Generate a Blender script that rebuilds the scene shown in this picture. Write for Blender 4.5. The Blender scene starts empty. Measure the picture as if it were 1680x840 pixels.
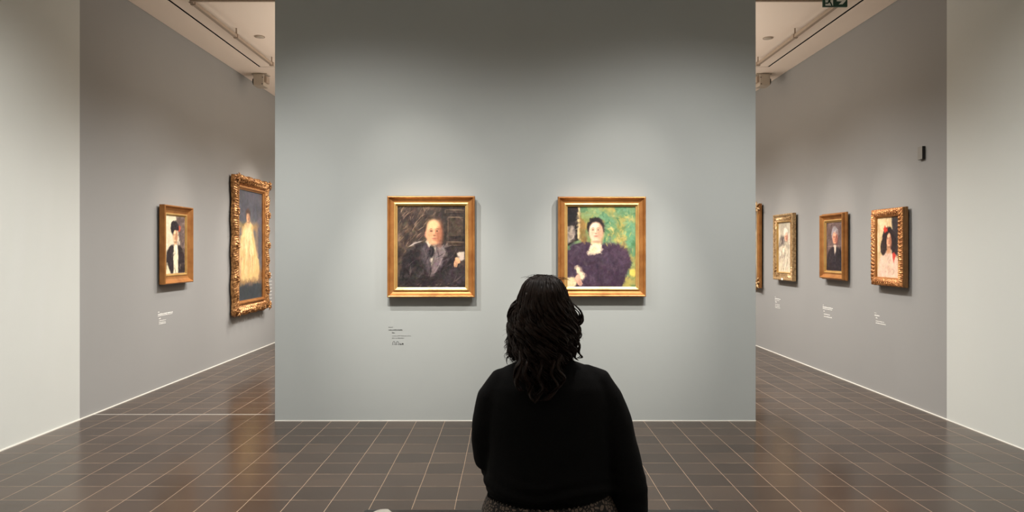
import bpy, bmesh, math, random
import numpy as np
from mathutils import Vector, Matrix, noise as mnoise

random.seed(7)
PI = math.pi
sc = bpy.context.scene
COL = sc.collection

# ------------------------------------------------------------------ helpers
def s2l(c):
    c = np.asarray(c, float)
    return np.where(c <= 0.04045, c / 12.92, ((c + 0.055) / 1.055) ** 2.4)

def rgb(r, g, b):
    v = s2l([r / 255, g / 255, b / 255])
    return (float(v[0]), float(v[1]), float(v[2]), 1.0)

def link_mesh(name, me, mat=None, parent=None):
    o = bpy.data.objects.new(name, me)
    COL.objects.link(o)
    if mat is not None:
        me.materials.clear()
        me.materials.append(mat)
    if parent is not None:
        o.parent = parent
    return o

def obj(name, bm, mat, parent=None, smooth=False):
    bmesh.ops.recalc_face_normals(bm, faces=bm.faces[:])
    me = bpy.data.meshes.new(name)
    bm.to_mesh(me)
    bm.free()
    if smooth:
        me.shade_smooth()
    return link_mesh(name, me, mat, parent)

def tag(o, label=None, cat=None, group=None, kind=None):
    if label: o['label'] = label
    if cat: o['category'] = cat
    if group: o['group'] = group
    if kind: o['kind'] = kind
    return o

def empty(name, loc, rz=0.0):
    o = bpy.data.objects.new(name, None)
    COL.objects.link(o)
    o.location = loc
    o.rotation_euler = (0, 0, rz)
    o.empty_display_size = 0.1
    return o

def box(bm, x0, x1, y0, y1, z0, z1, bev=0.0):
    vs = [bm.verts.new(p) for p in ((x0,y0,z0),(x1,y0,z0),(x1,y1,z0),(x0,y1,z0),
                                    (x0,y0,z1),(x1,y0,z1),(x1,y1,z1),(x0,y1,z1))]
    fs = [bm.faces.new([vs[i] for i in f]) for f in
          ((3,2,1,0),(4,5,6,7),(0,1,5,4),(1,2,6,5),(2,3,7,6),(3,0,4,7))]
    if bev > 0:
        es = list({e for f in fs for e in f.edges})
        bmesh.ops.bevel(bm, geom=es, offset=bev, segments=2, profile=0.6, affect='EDGES')

def tube(bm, pts, radii, n=6, cap=True, flat=1.0):
    pts = [Vector(p) for p in pts]
    rings = []
    up = Vector((0, 0, 1))
    prev = None
    for i, p in enumerate(pts):
        a = pts[max(i - 1, 0)]; b = pts[min(i + 1, len(pts) - 1)]
        t = (b - a)
        if t.length < 1e-9: t = Vector((0, 0, 1))
        t.normalize()
        if prev is None:
            ref = up if abs(t.dot(up)) < 0.95 else Vector((0, 1, 0))
            u = t.cross(ref).normalized()
        else:
            u = (prev - t * prev.dot(t))
            if u.length < 1e-6: u = t.orthogonal()
            u.normalize()
        prev = u
        v = t.cross(u)
        r = radii[i] if hasattr(radii, '__len__') else radii
        rings.append([bm.verts.new(p + (u * math.cos(2*PI*k/n) + v * math.sin(2*PI*k/n) * flat) * r) for k in range(n)])
    for a, b in zip(rings[:-1], rings[1:]):
        for k in range(n):
            bm.faces.new((a[k], a[(k+1) % n], b[(k+1) % n], b[k]))
    if cap:
        bm.faces.new(rings[0][::-1]); bm.faces.new(rings[-1])
    return rings

def ball(bm, c, r, seg=12, sx=1, sy=1, sz=1, rot=None):
    m = Matrix.Translation(c)
    if rot is not None: m = m @ rot
    m = m @ Matrix.Diagonal((r*sx, r*sy, r*sz, 1))
    bmesh.ops.create_uvsphere(bm, u_segments=seg, v_segments=max(6, seg*2//3), radius=1.0, matrix=m)

def disc_cyl(bm, c, r, h, n=24, axis='Z', r2=None):
    m = Matrix.Translation(c)
    if axis == 'X': m = m @ Matrix.Rotation(PI/2, 4, 'Y')
    if axis == 'Y': m = m @ Matrix.Rotation(PI/2, 4, 'X')
    bmesh.ops.create_cone(bm, cap_ends=True, segments=n, radius1=r, radius2=r if r2 is None else r2, depth=h, matrix=m)

def loft(bm, rings, cap=True):
    vr = [[bm.verts.new(p) for p in r] for r in rings]
    n = len(vr[0])
    for a, b in zip(vr[:-1], vr[1:]):
        for k in range(n):
            bm.faces.new((a[k], a[(k+1) % n], b[(k+1) % n], b[k]))
    if cap:
        bm.faces.new(vr[0][::-1]); bm.faces.new(vr[-1])

def ering(c, rx, ry, n=28, e=2.0, tilt=0.0):
    out = []
    for k in range(n):
        a = 2*PI*k/n
        ca, sa = math.cos(a), math.sin(a)
        x = rx * math.copysign(abs(ca) ** (2/e), ca)
        y = ry * math.copysign(abs(sa) ** (2/e), sa)
        out.append((c[0]+x, c[1]+y, c[2] + tilt*y))
    return out

# ------------------------------------------------------------------ materials
def new_mat(name):
    m = bpy.data.materials.new(name)
    m.use_nodes = True
    nt = m.node_tree
    b = nt.nodes['Principled BSDF']
    return m, nt, b

def N(nt, t, **kw):
    n = nt.nodes.new(t)
    for k, v in kw.items():
        setattr(n, k, v)
    return n

def plain(name, col, rough=0.5, metal=0.0, var=0.06, scale=20, bump=0.0, spec=0.5, coat=0.0):
    m, nt, b = new_mat(name)
    L = nt.links
    tc = N(nt, 'ShaderNodeTexCoord')
    nz = N(nt, 'ShaderNodeTexNoise'); nz.inputs['Scale'].default_value = scale; nz.inputs['Detail'].default_value = 4
    L.new(tc.outputs['Object'], nz.inputs['Vector'])
    mr = N(nt, 'ShaderNodeMapRange')
    mr.inputs['From Min'].default_value = 0.3; mr.inputs['From Max'].default_value = 0.7
    mr.inputs['To Min'].default_value = 1 - var; mr.inputs['To Max'].default_value = 1 + var
    L.new(nz.outputs['Fac'], mr.inputs['Value'])
    mx = N(nt, 'ShaderNodeMix', data_type='RGBA', blend_type='MULTIPLY')
    mx.inputs['Factor'].default_value = 1.0
    mx.inputs['A'].default_value = col
    L.new(mr.outputs['Result'], mx.inputs['B'])
    L.new(mx.outputs['Result'], b.inputs['Base Color'])
    b.inputs['Roughness'].default_value = rough
    b.inputs['Metallic'].default_value = metal
    b.inputs['Specular IOR Level'].default_value = spec
    if coat: b.inputs['Coat Weight'].default_value = coat
    if bump:
        bp = N(nt, 'ShaderNodeBump'); bp.inputs['Strength'].default_value = bump; bp.inputs['Distance'].default_value = 0.002
        L.new(nz.outputs['Fac'], bp.inputs['Height']); L.new(bp.outputs['Normal'], b.inputs['Normal'])
    return m

def wall_paint(name, col):
    m = plain(name, col, rough=0.72, var=0.012, scale=1.3, spec=0.25)
    nt = m.node_tree; b = nt.nodes['Principled BSDF']
    tc = N(nt, 'ShaderNodeTexCoord')
    nz = N(nt, 'ShaderNodeTexNoise'); nz.inputs['Scale'].default_value = 350; nz.inputs['Detail'].default_value = 2
    nt.links.new(tc.outputs['Object'], nz.inputs['Vector'])
    bp = N(nt, 'ShaderNodeBump'); bp.inputs['Strength'].default_value = 0.12; bp.inputs['Distance'].default_value = 0.001
    nt.links.new(nz.outputs['Fac'], bp.inputs['Height']); nt.links.new(bp.outputs['Normal'], b.inputs['Normal'])
    return m

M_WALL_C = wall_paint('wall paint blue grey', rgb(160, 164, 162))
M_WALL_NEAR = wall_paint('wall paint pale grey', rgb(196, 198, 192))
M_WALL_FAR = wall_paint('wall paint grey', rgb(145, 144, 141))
M_CEIL = wall_paint('ceiling paint', rgb(236, 221, 205))
M_VOID = plain('ceiling void black', (0.004, 0.004, 0.004, 1), rough=0.9)
M_TRIM = plain('off white skirting', rgb(225, 222, 212), rough=0.5, var=0.03)
M_RAIL = plain('warm white rail', rgb(158, 140, 122), rough=0.45, var=0.03)
M_DEV = plain('beige plastic', rgb(172, 160, 144), rough=0.5, var=0.03)
M_BLK = plain('black plastic', (0.006, 0.006, 0.006, 1), rough=0.35)
M_BOXW = plain('wall box grey', rgb(132, 129, 122), rough=0.6, var=0.02)

TILE = 0.2287
TX0 = -1.893
TY0 = 5.791
def floor_mat():
    m, nt, b = new_mat('brown floor tiles')
    L = nt.links
    geo = N(nt, 'ShaderNodeNewGeometry')
    sep = N(nt, 'ShaderNodeSeparateXYZ'); L.new(geo.outputs['Position'], sep.inputs[0])
    def math_(op, a, bb=None, c=None):
        n = N(nt, 'ShaderNodeMath', operation=op)
        for i, v in enumerate((a, bb, c)):
            if v is None: continue
            if isinstance(v, (int, float)): n.inputs[i].default_value = v
            else: L.new(v, n.inputs[i])
        return n.outputs[0]
    # slight wander of the grout lines
    nzw = N(nt, 'ShaderNodeTexNoise'); nzw.inputs['Scale'].default_value = 1.7; L.new(geo.outputs['Position'], nzw.inputs['Vector'])
    wob = math_('MULTIPLY', math_('SUBTRACT', nzw.outputs['Fac'], 0.5), 0.008)
    u = math_('DIVIDE', math_('SUBTRACT', math_('ADD', sep.outputs['X'], wob), TX0), TILE)
    v = math_('DIVIDE', math_('SUBTRACT', math_('ADD', sep.outputs['Y'], wob), TY0), TILE)
    fu, fv = math_('FRACT', u), math_('FRACT', v)
    du = math_('SUBTRACT', 0.5, math_('ABSOLUTE', math_('SUBTRACT', fu, 0.5)))
    dv = math_('SUBTRACT', 0.5, math_('ABSOLUTE', math_('SUBTRACT', fv, 0.5)))
    gu = math_('LESS_THAN', du, 0.0068)
    gv = math_('LESS_THAN', dv, 0.0090)
    iu, iv = math_('FLOOR', u), math_('FLOOR', v)
    comb = N(nt, 'ShaderNodeCombineXYZ'); L.new(iu, comb.inputs[0]); L.new(iv, comb.inputs[1])
    wn = N(nt, 'ShaderNodeTexWhiteNoise', noise_dimensions='2D'); L.new(comb.outputs[0], wn.inputs['Vector'])
    # streaky clay inside the tile
    vm = N(nt, 'ShaderNodeVectorMath', operation='MULTIPLY'); L.new(geo.outputs['Position'], vm.inputs[0]); vm.inputs[1].default_value = (2.2, 6, 1)
    va = N(nt, 'ShaderNodeVectorMath', operation='ADD'); L.new(vm.outputs[0], va.inputs[0])
    L.new(wn.outputs['Color'], va.inputs[1])
    nz = N(nt, 'ShaderNodeTexNoise'); nz.inputs['Scale'].default_value = 1.6; nz.inputs['Detail'].default_value = 5
    L.new(va.outputs[0], nz.inputs['Vector'])
    big = N(nt, 'ShaderNodeTexNoise'); big.inputs['Scale'].default_value = 0.8; L.new(geo.outputs['Position'], big.inputs['Vector'])
    f = math_('ADD', math_('MULTIPLY', wn.outputs['Value'], 0.36), math_('ADD', math_('MULTIPLY', nz.outputs['Fac'], 0.45), math_('MULTIPLY', big.outputs['Fac'], 0.45)))
    cr = N(nt, 'ShaderNodeValToRGB')
    cr.color_ramp.elements[0].position = 0.3; cr.color_ramp.elements[0].color = rgb(50, 40, 33)
    cr.color_ramp.elements[1].position = 1.15 if False else 1.0; cr.color_ramp.elements[1].color = rgb(80, 65, 53)
    e = cr.color_ramp.elements.new(0.65); e.color = rgb(63, 51, 43)
    L.new(f, cr.inputs['Fac'])
    # grout colour, broken by wear
    wear = N(nt, 'ShaderNodeTexNoise'); wear.inputs['Scale'].default_value = 5; L.new(geo.outputs['Position'], wear.inputs['Vector'])
    wr = N(nt, 'ShaderNodeMapRange'); wr.inputs['From Min'].default_value = 0.35; wr.inputs['From Max'].default_value = 0.65
    wr.inputs['To Min'].default_value = 0.25; wr.inputs['To Max'].default_value = 0.9
    L.new(wear.outputs['Fac'], wr.inputs['Value'])
    gm = math_('MAXIMUM', math_('MULTIPLY', gu, 0.95), math_('MULTIPLY', gv, wr.outputs['Result']))
    mx = N(nt, 'ShaderNodeMix', data_type='RGBA'); L.new(gm, mx.inputs['Factor'])
    L.new(cr.outputs['Color'], mx.inputs['A']); mx.inputs['B'].default_value = rgb(162, 140, 118)
    # paint flecks on the joint line by the left opening
    L.new(mx.outputs['Result'], b.inputs['Base Color'])
    rr = N(nt, 'ShaderNodeMapRange'); rr.inputs['To Min'].default_value = 0.15; rr.inputs['To Max'].default_value = 0.28
    L.new(nz.outputs['Fac'], rr.inputs['Value'])
    ra = math_('ADD', rr.outputs['Result'], math_('MULTIPLY', math_('MAXIMUM', gu, gv), 0.4))
    L.new(ra, b.inputs['Roughness'])
    b.inputs['IOR'].default_value = 1.38
    b.inputs['Specular Tint'].default_value = (1, .90, .80, 1)
    # bump: grout sunk, tile slightly tilted / wavy
    wv = N(nt, 'ShaderNodeTexNoise'); wv.inputs['Scale'].default_value = 6; wv.inputs['Detail'].default_value = 2; L.new(geo.outputs['Position'], wv.inputs['Vector'])
    hh = math_('ADD', math_('MULTIPLY', wv.outputs['Fac'], 0.5), math_('ADD', math_('MULTIPLY', math_('MULTIPLY', math_('SUBTRACT', wn.outputs['Value'], 0.5), fv), 0.35), math_('MULTIPLY', math_('MAXIMUM', gu, gv), -0.4)))
    bp = N(nt, 'ShaderNodeBump'); bp.inputs['Strength'].default_value = 0.2; bp.inputs['Distance'].default_value = 0.002
    L.new(hh, bp.inputs['Height']); L.new(bp.outputs['Normal'], b.inputs['Normal'])
    return m
M_FLOOR = floor_mat()

def gold(name, hi, lo, rough=0.38, metal=0.55, scale=30, bump=0.15, cavity=True):
    m, nt, b = new_mat(name)
    L = nt.links
    tc = N(nt, 'ShaderNodeTexCoord')
    nz = N(nt, 'ShaderNodeTexNoise'); nz.inputs['Scale'].default_value = scale; nz.inputs['Detail'].default_value = 6
    L.new(tc.outputs['Object'], nz.inputs['Vector'])
    cr = N(nt, 'ShaderNodeValToRGB')
    cr.color_ramp.elements[0].position = 0.35; cr.color_ramp.elements[0].color = lo
    cr.color_ramp.elements[1].position = 0.62; cr.color_ramp.elements[1].color = hi
    L.new(nz.outputs['Fac'], cr.inputs['Fac'])
    L.new(cr.outputs['Color'], b.inputs['Base Color'])
    b.inputs['Metallic'].default_value = metal
    rr = N(nt, 'ShaderNodeMapRange'); rr.inputs['To Min'].default_value = rough + 0.12; rr.inputs['To Max'].default_value = rough - 0.08
    L.new(nz.outputs['Fac'], rr.inputs['Value']); L.new(rr.outputs['Result'], b.inputs['Roughness'])
    bp = N(nt, 'ShaderNodeBump'); bp.inputs['Strength'].default_value = bump; bp.inputs['Distance'].default_value = 0.0015
    L.new(nz.outputs['Fac'], bp.inputs['Height']); L.new(bp.outputs['Normal'], b.inputs['Normal'])
    return m
M_GOLD = gold('warm gilt', rgb(180, 124, 68), rgb(154, 100, 52), scale=9, bump=.05)
M_GOLD_Y = gold('bright yellow gilt', rgb(214, 176, 110), rgb(194, 152, 90), rough=0.35, scale=9, bump=.05)
M_GOLD_O = gold('dark carved gilt', rgb(196, 144, 90), rgb(104, 64, 34), rough=0.4, scale=45)
M_GOLD_R = gold('red brown carved gilt', rgb(208, 148, 92), rgb(150, 92, 52), rough=0.42, scale=45)
M_GOLD_P = gold('pale worn gilt', rgb(200, 168, 122), rgb(146, 112, 74), rough=0.45, scale=45)
M_BACK = plain('dark backing board', (0.02, 0.016, 0.012, 1), rough=0.8)

def canvas_mat():
    m, nt, b = new_mat('painted canvas')
    L = nt.links
    at = N(nt, 'ShaderNodeVertexColor', layer_name='Paint')
    L.new(at.outputs['Color'], b.inputs['Base Color'])
    b.inputs['Roughness'].default_value = 0.5
    b.inputs['Specular IOR Level'].default_value = 0.3
    tc = N(nt, 'ShaderNodeTexCoord')
    nz = N(nt, 'ShaderNodeTexNoise'); nz.inputs['Scale'].default_value = 90; nz.inputs['Detail'].default_value = 4
    L.new(tc.outputs['Object'], nz.inputs['Vector'])
    bp = N(nt, 'ShaderNodeBump'); bp.inputs['Strength'].default_value = 0.25; bp.inputs['Distance'].default_value = 0.002
    L.new(nz.outputs['Fac'], bp.inputs['Height']); L.new(bp.outputs['Normal'], b.inputs['Normal'])
    return m
M_CANVAS = canvas_mat()

def glazing_mat():
    m, nt, b = new_mat('picture glass')
    nt.nodes.remove(b)
    out = nt.nodes['Material Output']
    fr0 = N(nt, 'ShaderNodeFresnel'); fr0.inputs['IOR'].default_value = 1.5
    ge = N(nt, 'ShaderNodeNewGeometry')
    iv = N(nt, 'ShaderNodeMath', operation='SUBTRACT'); iv.inputs[0].default_value = 1.0; nt.links.new(ge.outputs['Backfacing'], iv.inputs[1])
    fr = N(nt, 'ShaderNodeMath', operation='MULTIPLY'); nt.links.new(fr0.outputs[0], fr.inputs[0]); nt.links.new(iv.outputs[0], fr.inputs[1])
    tr = N(nt, 'ShaderNodeBsdfTransparent'); gl = N(nt, 'ShaderNodeBsdfGlossy'); gl.inputs['Roughness'].default_value = 0.02
    mx = N(nt, 'ShaderNodeMixShader')
    nt.links.new(fr.outputs[0], mx.inputs[0]); nt.links.new(tr.outputs[0], mx.inputs[1]); nt.links.new(gl.outputs[0], mx.inputs[2])
    nt.links.new(mx.outputs[0], out.inputs['Surface'])
    return m
M_GLASS = glazing_mat()

# ------------------------------------------------------------------ room
HC = 3.665
XL, XR = -3.49, 3.55
YW = 5.791
YB, YF = 13.0, -3.2
STEP = 0.012

def struct(name, bm, mat, smooth=False):
    o = obj(name, bm, mat, smooth=smooth)
    o['kind'] = 'structure'
    return o

bm = bmesh.new(); box(bm, XL-0.2, XR+0.2, YF-0.2, YB+0.2, -0.1, 0); struct('floor', bm, M_FLOOR)
YP = 5.83
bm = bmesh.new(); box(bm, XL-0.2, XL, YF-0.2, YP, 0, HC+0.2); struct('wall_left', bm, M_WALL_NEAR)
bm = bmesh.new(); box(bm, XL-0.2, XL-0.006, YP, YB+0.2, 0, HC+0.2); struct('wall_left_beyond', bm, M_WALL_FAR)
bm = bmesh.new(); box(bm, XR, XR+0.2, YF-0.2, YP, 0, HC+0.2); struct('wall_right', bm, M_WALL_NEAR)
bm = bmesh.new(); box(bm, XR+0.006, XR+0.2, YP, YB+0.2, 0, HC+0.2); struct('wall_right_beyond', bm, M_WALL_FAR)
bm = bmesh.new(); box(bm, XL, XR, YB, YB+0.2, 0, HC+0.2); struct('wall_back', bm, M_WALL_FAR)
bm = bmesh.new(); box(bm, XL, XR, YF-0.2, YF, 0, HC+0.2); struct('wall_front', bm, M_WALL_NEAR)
CX0, CX1 = -1.893, 1.986
bm = bmesh.new(); box(bm, CX0, CX1, YW, YW+0.45, 0, HC, bev=0.004); struct('wall_center', bm, M_WALL_C)

# ceiling: a border and an inner panel with a narrow shadow gap between them
SL, SR, SY = -3.135, 3.25, 8.96
G = 0.030
bm = bmesh.new()
box(bm, XL, SL, YF, YB, HC, HC+0.006)
box(bm, SR, XR, YF, YB, HC, HC+0.006)
box(bm, SL, SR, SY+G*0.6, YB, HC, HC+0.006)
box(bm, SL+G, SR-G, YF, SY, HC, HC+0.006)
struct('ceiling', bm, M_CEIL)
bm = bmesh.new(); box(bm, XL, XR, YF, YB, HC+0.10, HC+0.2); struct('ceiling_void', bm, M_VOID)

def base(name, x0, x1, y0, y1, h=0.008):
    bm = bmesh.new(); box(bm, x0, x1, y0, y1, 0, h); struct(name, bm, M_TRIM)
base('baseboard_left', XL, XL+0.008, YF, YP)
base('baseboard_left_beyond', XL-0.006, XL+0.004, YP, YB, 0.006)
base('baseboard_right', XR-0.006, XR, YF, YP, 0.006)
base('baseboard_right_beyond', XR-0.004, XR+0.006, YP, YB, 0.006)
base('baseboard_center', CX0, CX1, YW-0.005, YW, 0.005)
# pale expansion joint across the left opening
bm = bmesh.new()
box(bm, XL, CX0, YW+TILE-0.003, YW+TILE+0.004, -0.002, 0.0008)
struct('trim_1', bm, M_TRIM)

# ------------------------------------------------------------------ painter
def fbm(h, w, cells, rng, octv=4):
    out = np.zeros((h, w)); amp = 1.0; tot = 0
    for o in range(octv):
        cy, cx = max(2, int(cells*(2**o)*h/max(h, w))+2), max(2, int(cells*(2**o)*w/max(h, w))+2)
        g = rng.random((cy+1, cx+1))
        yy = np.linspace(0, cy-1e-6, h); xx = np.linspace(0, cx-1e-6, w)
        yi, xi = yy.astype(int), xx.astype(int)
        fy, fx = (yy-yi)[:, None], (xx-xi)[None, :]
        fy, fx = fy*fy*(3-2*fy), fx*fx*(3-2*fx)
        a = g[yi][:, xi]; b = g[yi][:, xi+1]; c = g[yi+1][:, xi]; d = g[yi+1][:, xi+1]
        out += amp*((a*(1-fx)+b*fx)*(1-fy)+(c*(1-fx)+d*fx)*fy); tot += amp; amp *= 0.5
    return out/tot

class Painter:
    """Paints in sRGB 0..255; u runs left to right and v top to bottom, both 0..1."""
    def __init__(s, w, h, col, seed):
        s.w, s.h = w, h
        s.rng = np.random.default_rng(seed)
        s.a = np.ones((h, w, 3))*np.array(col, float)
        s.U, s.V = np.meshgrid((np.arange(w)+.5)/w, (np.arange(h)+.5)/h)
        s.asp = h/w
    def _mix(s, m, col):
        s.a = s.a*(1-m[..., None]) + np.array(col, float)*m[..., None]
    def mottle(s, cols, cells=6, contrast=2.2, alpha=1.0, mask=None):
        for c in cols:
            n = fbm(s.h, s.w, cells, s.rng)
            m = np.clip((n-0.5)*contrast*2+0.35, 0, 1)*alpha
            if mask is not None: m = m*mask
            s._mix(m, c)
    def ell(s, cu, cv, ru, rv, col, soft=0.15, rot=0.0, wob=0.0, alpha=1.0):
        x = (s.U-cu); y = (s.V-cv)*s.asp
        c, sn = math.cos(rot), math.sin(rot)
        xr, yr = x*c+y*sn, -x*sn+y*c
        d = np.sqrt((xr/ru)**2+(yr/(rv*s.asp))**2)
        if wob: d = d+(fbm(s.h, s.w, 9, s.rng)-0.5)*wob
        m = np.clip((1-d)/soft+0.5, 0, 1)*alpha
        s._mix(m, col); return m
    def poly(s, pts, col, soft=0.012, wob=0.0, alpha=1.0):
        U = s.U; V = s.V
        if wob:
            U = U+(fbm(s.h, s.w, 10, s.rng)-0.5)*wob; V = V+(fbm(s.h, s.w, 10, s.rng)-0.5)*wob
        inside = np.zeros((s.h, s.w), bool); dist = np.full((s.h, s.w), 9.0)
        n = len(pts)
        for i in range(n):
            x0, y0 = pts[i]; x1, y1 = pts[(i+1) % n]
            cond = ((y0 > V) != (y1 > V)) & (U < (x1-x0)*(V-y0)/((y1-y0) if abs(y1-y0) > 1e-9 else 1e-9)+x0)
            inside ^= cond
            dx, dy = x1-x0, y1-y0
            t = np.clip(((U-x0)*dx+(V-y0)*dy)/(dx*dx+dy*dy+1e-12), 0, 1)
            dist = np.minimum(dist, np.hypot(U-x0-t*dx, V-y0-t*dy))
        sd = np.where(inside, dist, -dist)
        m = np.clip(sd/soft*0.5+0.5, 0, 1)*alpha
        s._mix(m, col); return m
    def stroke(s, pts, wid, col, alpha=0.9, taper=True):
        pts = [np.array(p, float) for p in pts]
        m = np.zeros((s.h, s.w))
        n = len(pts)-1
        for i in range(n):
            (x0, y0), (x1, y1) = pts[i], pts[i+1]
            dx, dy = x1-x0, (y1-y0)*s.asp
            px, py = s.U-x0, (s.V-y0)*s.asp
            t = np.clip((px*dx+py*dy)/(dx*dx+dy*dy+1e-12), 0, 1)
            d = np.hypot(px-t*dx, py-t*dy)
            ww = wid*(1-0.75*np.abs(((i+t)/n)*2-1)**2) if taper else wid
            m = np.maximum(m, np.clip((ww-d)/(wid*0.6)+0.2, 0, 1))
        s._mix(m*alpha, col)
    def strokes(s, n, region, cols, wid, length, ang, jit=0.5, alpha=0.6):
        u0, u1, v0, v1 = region
        for i in range(n):
            u, v = s.rng.uniform(u0, u1), s.rng.uniform(v0, v1)
            a = ang+s.rng.normal(0, jit); l = length*s.rng.uniform(.5, 1.3)
            c = np.array(cols[s.rng.integers(len(cols))], float)+s.rng.normal(0, 6)
            bend = s.rng.normal(0, .25)
            p1 = (u+l*math.cos(a)*.5, v-l*math.sin(a)*.5/s.asp)
            p2 = (p1[0]+l*math.cos(a+bend)*.5, p1[1]-l*math.sin(a+bend)*.5/s.asp)
            s.stroke([(u, v), p1, p2], wid*s.rng.uniform(.5, 1.2), c, alpha)
    def head(s, cu, cv, ru, rv, skin, shade, turn=0.0):
        sk, sh = np.array(skin, float), np.array(shade, float)
        dk = sh*.5
        hi = np.clip(sk*1.09+8, 0, 255)
        t = ru*turn
        s.ell(cu, cv, ru, rv, sk*.85+sh*.15, .22, wob=.08)
        s.ell(cu-ru*.1, cv+rv*.42, ru*.78, rv*.55, sk*.8+sh*.2, .4, alpha=.8)
        s.ell(cu+ru*.62+t, cv+rv*.1, ru*.5, rv*.95, sh, .9, alpha=.85)          # shadow side
        s.ell(cu-ru*.2+t, cv-rv*.5, ru*.6, rv*.34, hi, .9, alpha=.65)          # brow plane
        s.ell(cu-ru*.5+t*.5, cv+rv*.18, ru*.3, rv*.24, sk*.9+np.array((26, -4, -6)), .9, alpha=.7)
        for q, w_ in ((-.42, 1.0), (.34, .85)):
            s.ell(cu+ru*q+t, cv-rv*.12, ru*.27, rv*.13, sk*.4+sh*.6, .9, alpha=.8)
            s.ell(cu+ru*q+t, cv-rv*.10, ru*.15*w_, rv*.05, dk*.6, .8, alpha=.75)
            s.stroke([(cu+ru*(q-.24)+t, cv-rv*.24), (cu+ru*q+t, cv-rv*.29), (cu+ru*(q+.24)+t, cv-rv*.25)], ru*.075, dk, .55)
        s.poly([(cu+t-ru*.02, cv-rv*.14), (cu+t+ru*.2, cv+rv*.2), (cu+t-ru*.1, cv+rv*.22)], sk*.35+sh*.65, .02, alpha=.7)
        s.stroke([(cu+t-ru*.05, cv-rv*.18), (cu+t-ru*.04, cv+rv*.14)], ru*.075, hi, .6)
        s.ell(cu+t, cv+rv*.27, ru*.18, rv*.05, dk, .9, alpha=.5)
        s.ell(cu+t, cv+rv*.5, ru*.3, rv*.06, (146, 82, 72), .8, alpha=.7)
        s.ell(cu+t, cv+rv*.62, ru*.24, rv*.05, sh, .9, alpha=.5)
        s.ell(cu+t*.5, cv+rv*.84, ru*.3, rv*.12, sk, .9, alpha=.5)
        s.ell(cu+ru*.1, cv+rv*1.05, ru*.7, rv*.12, dk, .9, alpha=.35)
    def hand_(s, cu, cv, r, ang, skin, shade):
        """a loosely brushed hand: back of the hand and four finger strokes"""
        c_, n_ = math.cos(ang), math.sin(ang)
        s.ell(cu, cv, r*1.1, r*.7/s.asp, skin, .35, rot=-ang)
        for i, k in enumerate((-.55, -.18, .2, .52)):
            ox, oy = -n_*k*r, c_*k*r/s.asp
            l = r*(1.7, 2.0, 1.9, 1.5)[i]
            s.stroke([(cu+ox, cv+oy), (cu+ox+c_*l*.6, cv+oy+n_*l*.6/s.asp), (cu+ox+c_*l+.2*r, cv+oy+(n_*l+.35*r)/s.asp)], r*.20, skin, .85, taper=False)
            s.stroke([(cu+ox-n_*r*.18, cv+oy+c_*r*.18/s.asp), (cu+ox-n_*r*.18+c_*l*.8, cv+oy+(c_*r*.18+n_*l*.8)/s.asp)], r*.07, shade, .7)
    def repaint(s, layers, jit=9, field=None):
        """lay the sketch down again in short loaded brush strokes that follow its forms"""
        for n, wid, ln, al in layers:
            src = s.a.copy()
            k = max(1, int(wid*s.w*.6))
            g = src.mean(2)
            for _ in range(k):
                g = (g+np.roll(g, 1, 0)+np.roll(g, -1, 0)+np.roll(g, 1, 1)+np.roll(g, -1, 1))/5
            gy, gx = np.gradient(g)
            base = (fbm(s.h, s.w, 3, s.rng, 2)-.5)*7
            W, Lp = wid*s.w, ln*s.w
            for i in range(n):
                x, y = s.rng.uniform(0, s.w-1), s.rng.uniform(0, s.h-1)
                xi, yi = int(x), int(y)
                m_ = math.hypot(gx[yi, xi], gy[yi, xi])
                ang = math.atan2(gx[yi, xi], -gy[yi, xi]) if m_ > 1.2 else base[yi, xi]
                ang += s.rng.normal(0, .25)
                c = src[yi, xi]+s.rng.normal(0, jit)+s.rng.normal(0, jit*.35, 3)
                L_ = Lp*s.rng.uniform(.5, 1.2)*(1 if m_ < 6 else .6); w_ = W*s.rng.uniform(.6, 1.2)
                R = int(L_+w_+2)
                x0, x1, y0, y1 = max(0, xi-R), min(s.w, xi+R+1), max(0, yi-R), min(s.h, yi+R+1)
                X, Y = np.meshgrid(np.arange(x0, x1)-x, np.arange(y0, y1)-y)
                ca, sa = math.cos(ang), math.sin(ang)
                u = X*ca+Y*sa; v = -X*sa+Y*ca+.06*(u*u)/max(L_, 1)*s.rng.choice((-1, 1))
                m = np.clip((w_-np.abs(v))/1.2, 0, 1)*np.clip((L_-np.abs(u))/2.0, 0, 1)
                m *= al*(.8+.2*np.sin(v*3.1+i))
                s.a[y0:y1, x0:x1] = s.a[y0:y1, x0:x1]*(1-m[..., None])+c*m[..., None]
    def grain(s, amt=7):
        s.a += (s.rng.random((s.h, s.w, 1))-.5)*amt + (fbm(s.h, s.w, 40, s.rng, 2)-.5)[..., None]*amt*2.5

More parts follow.
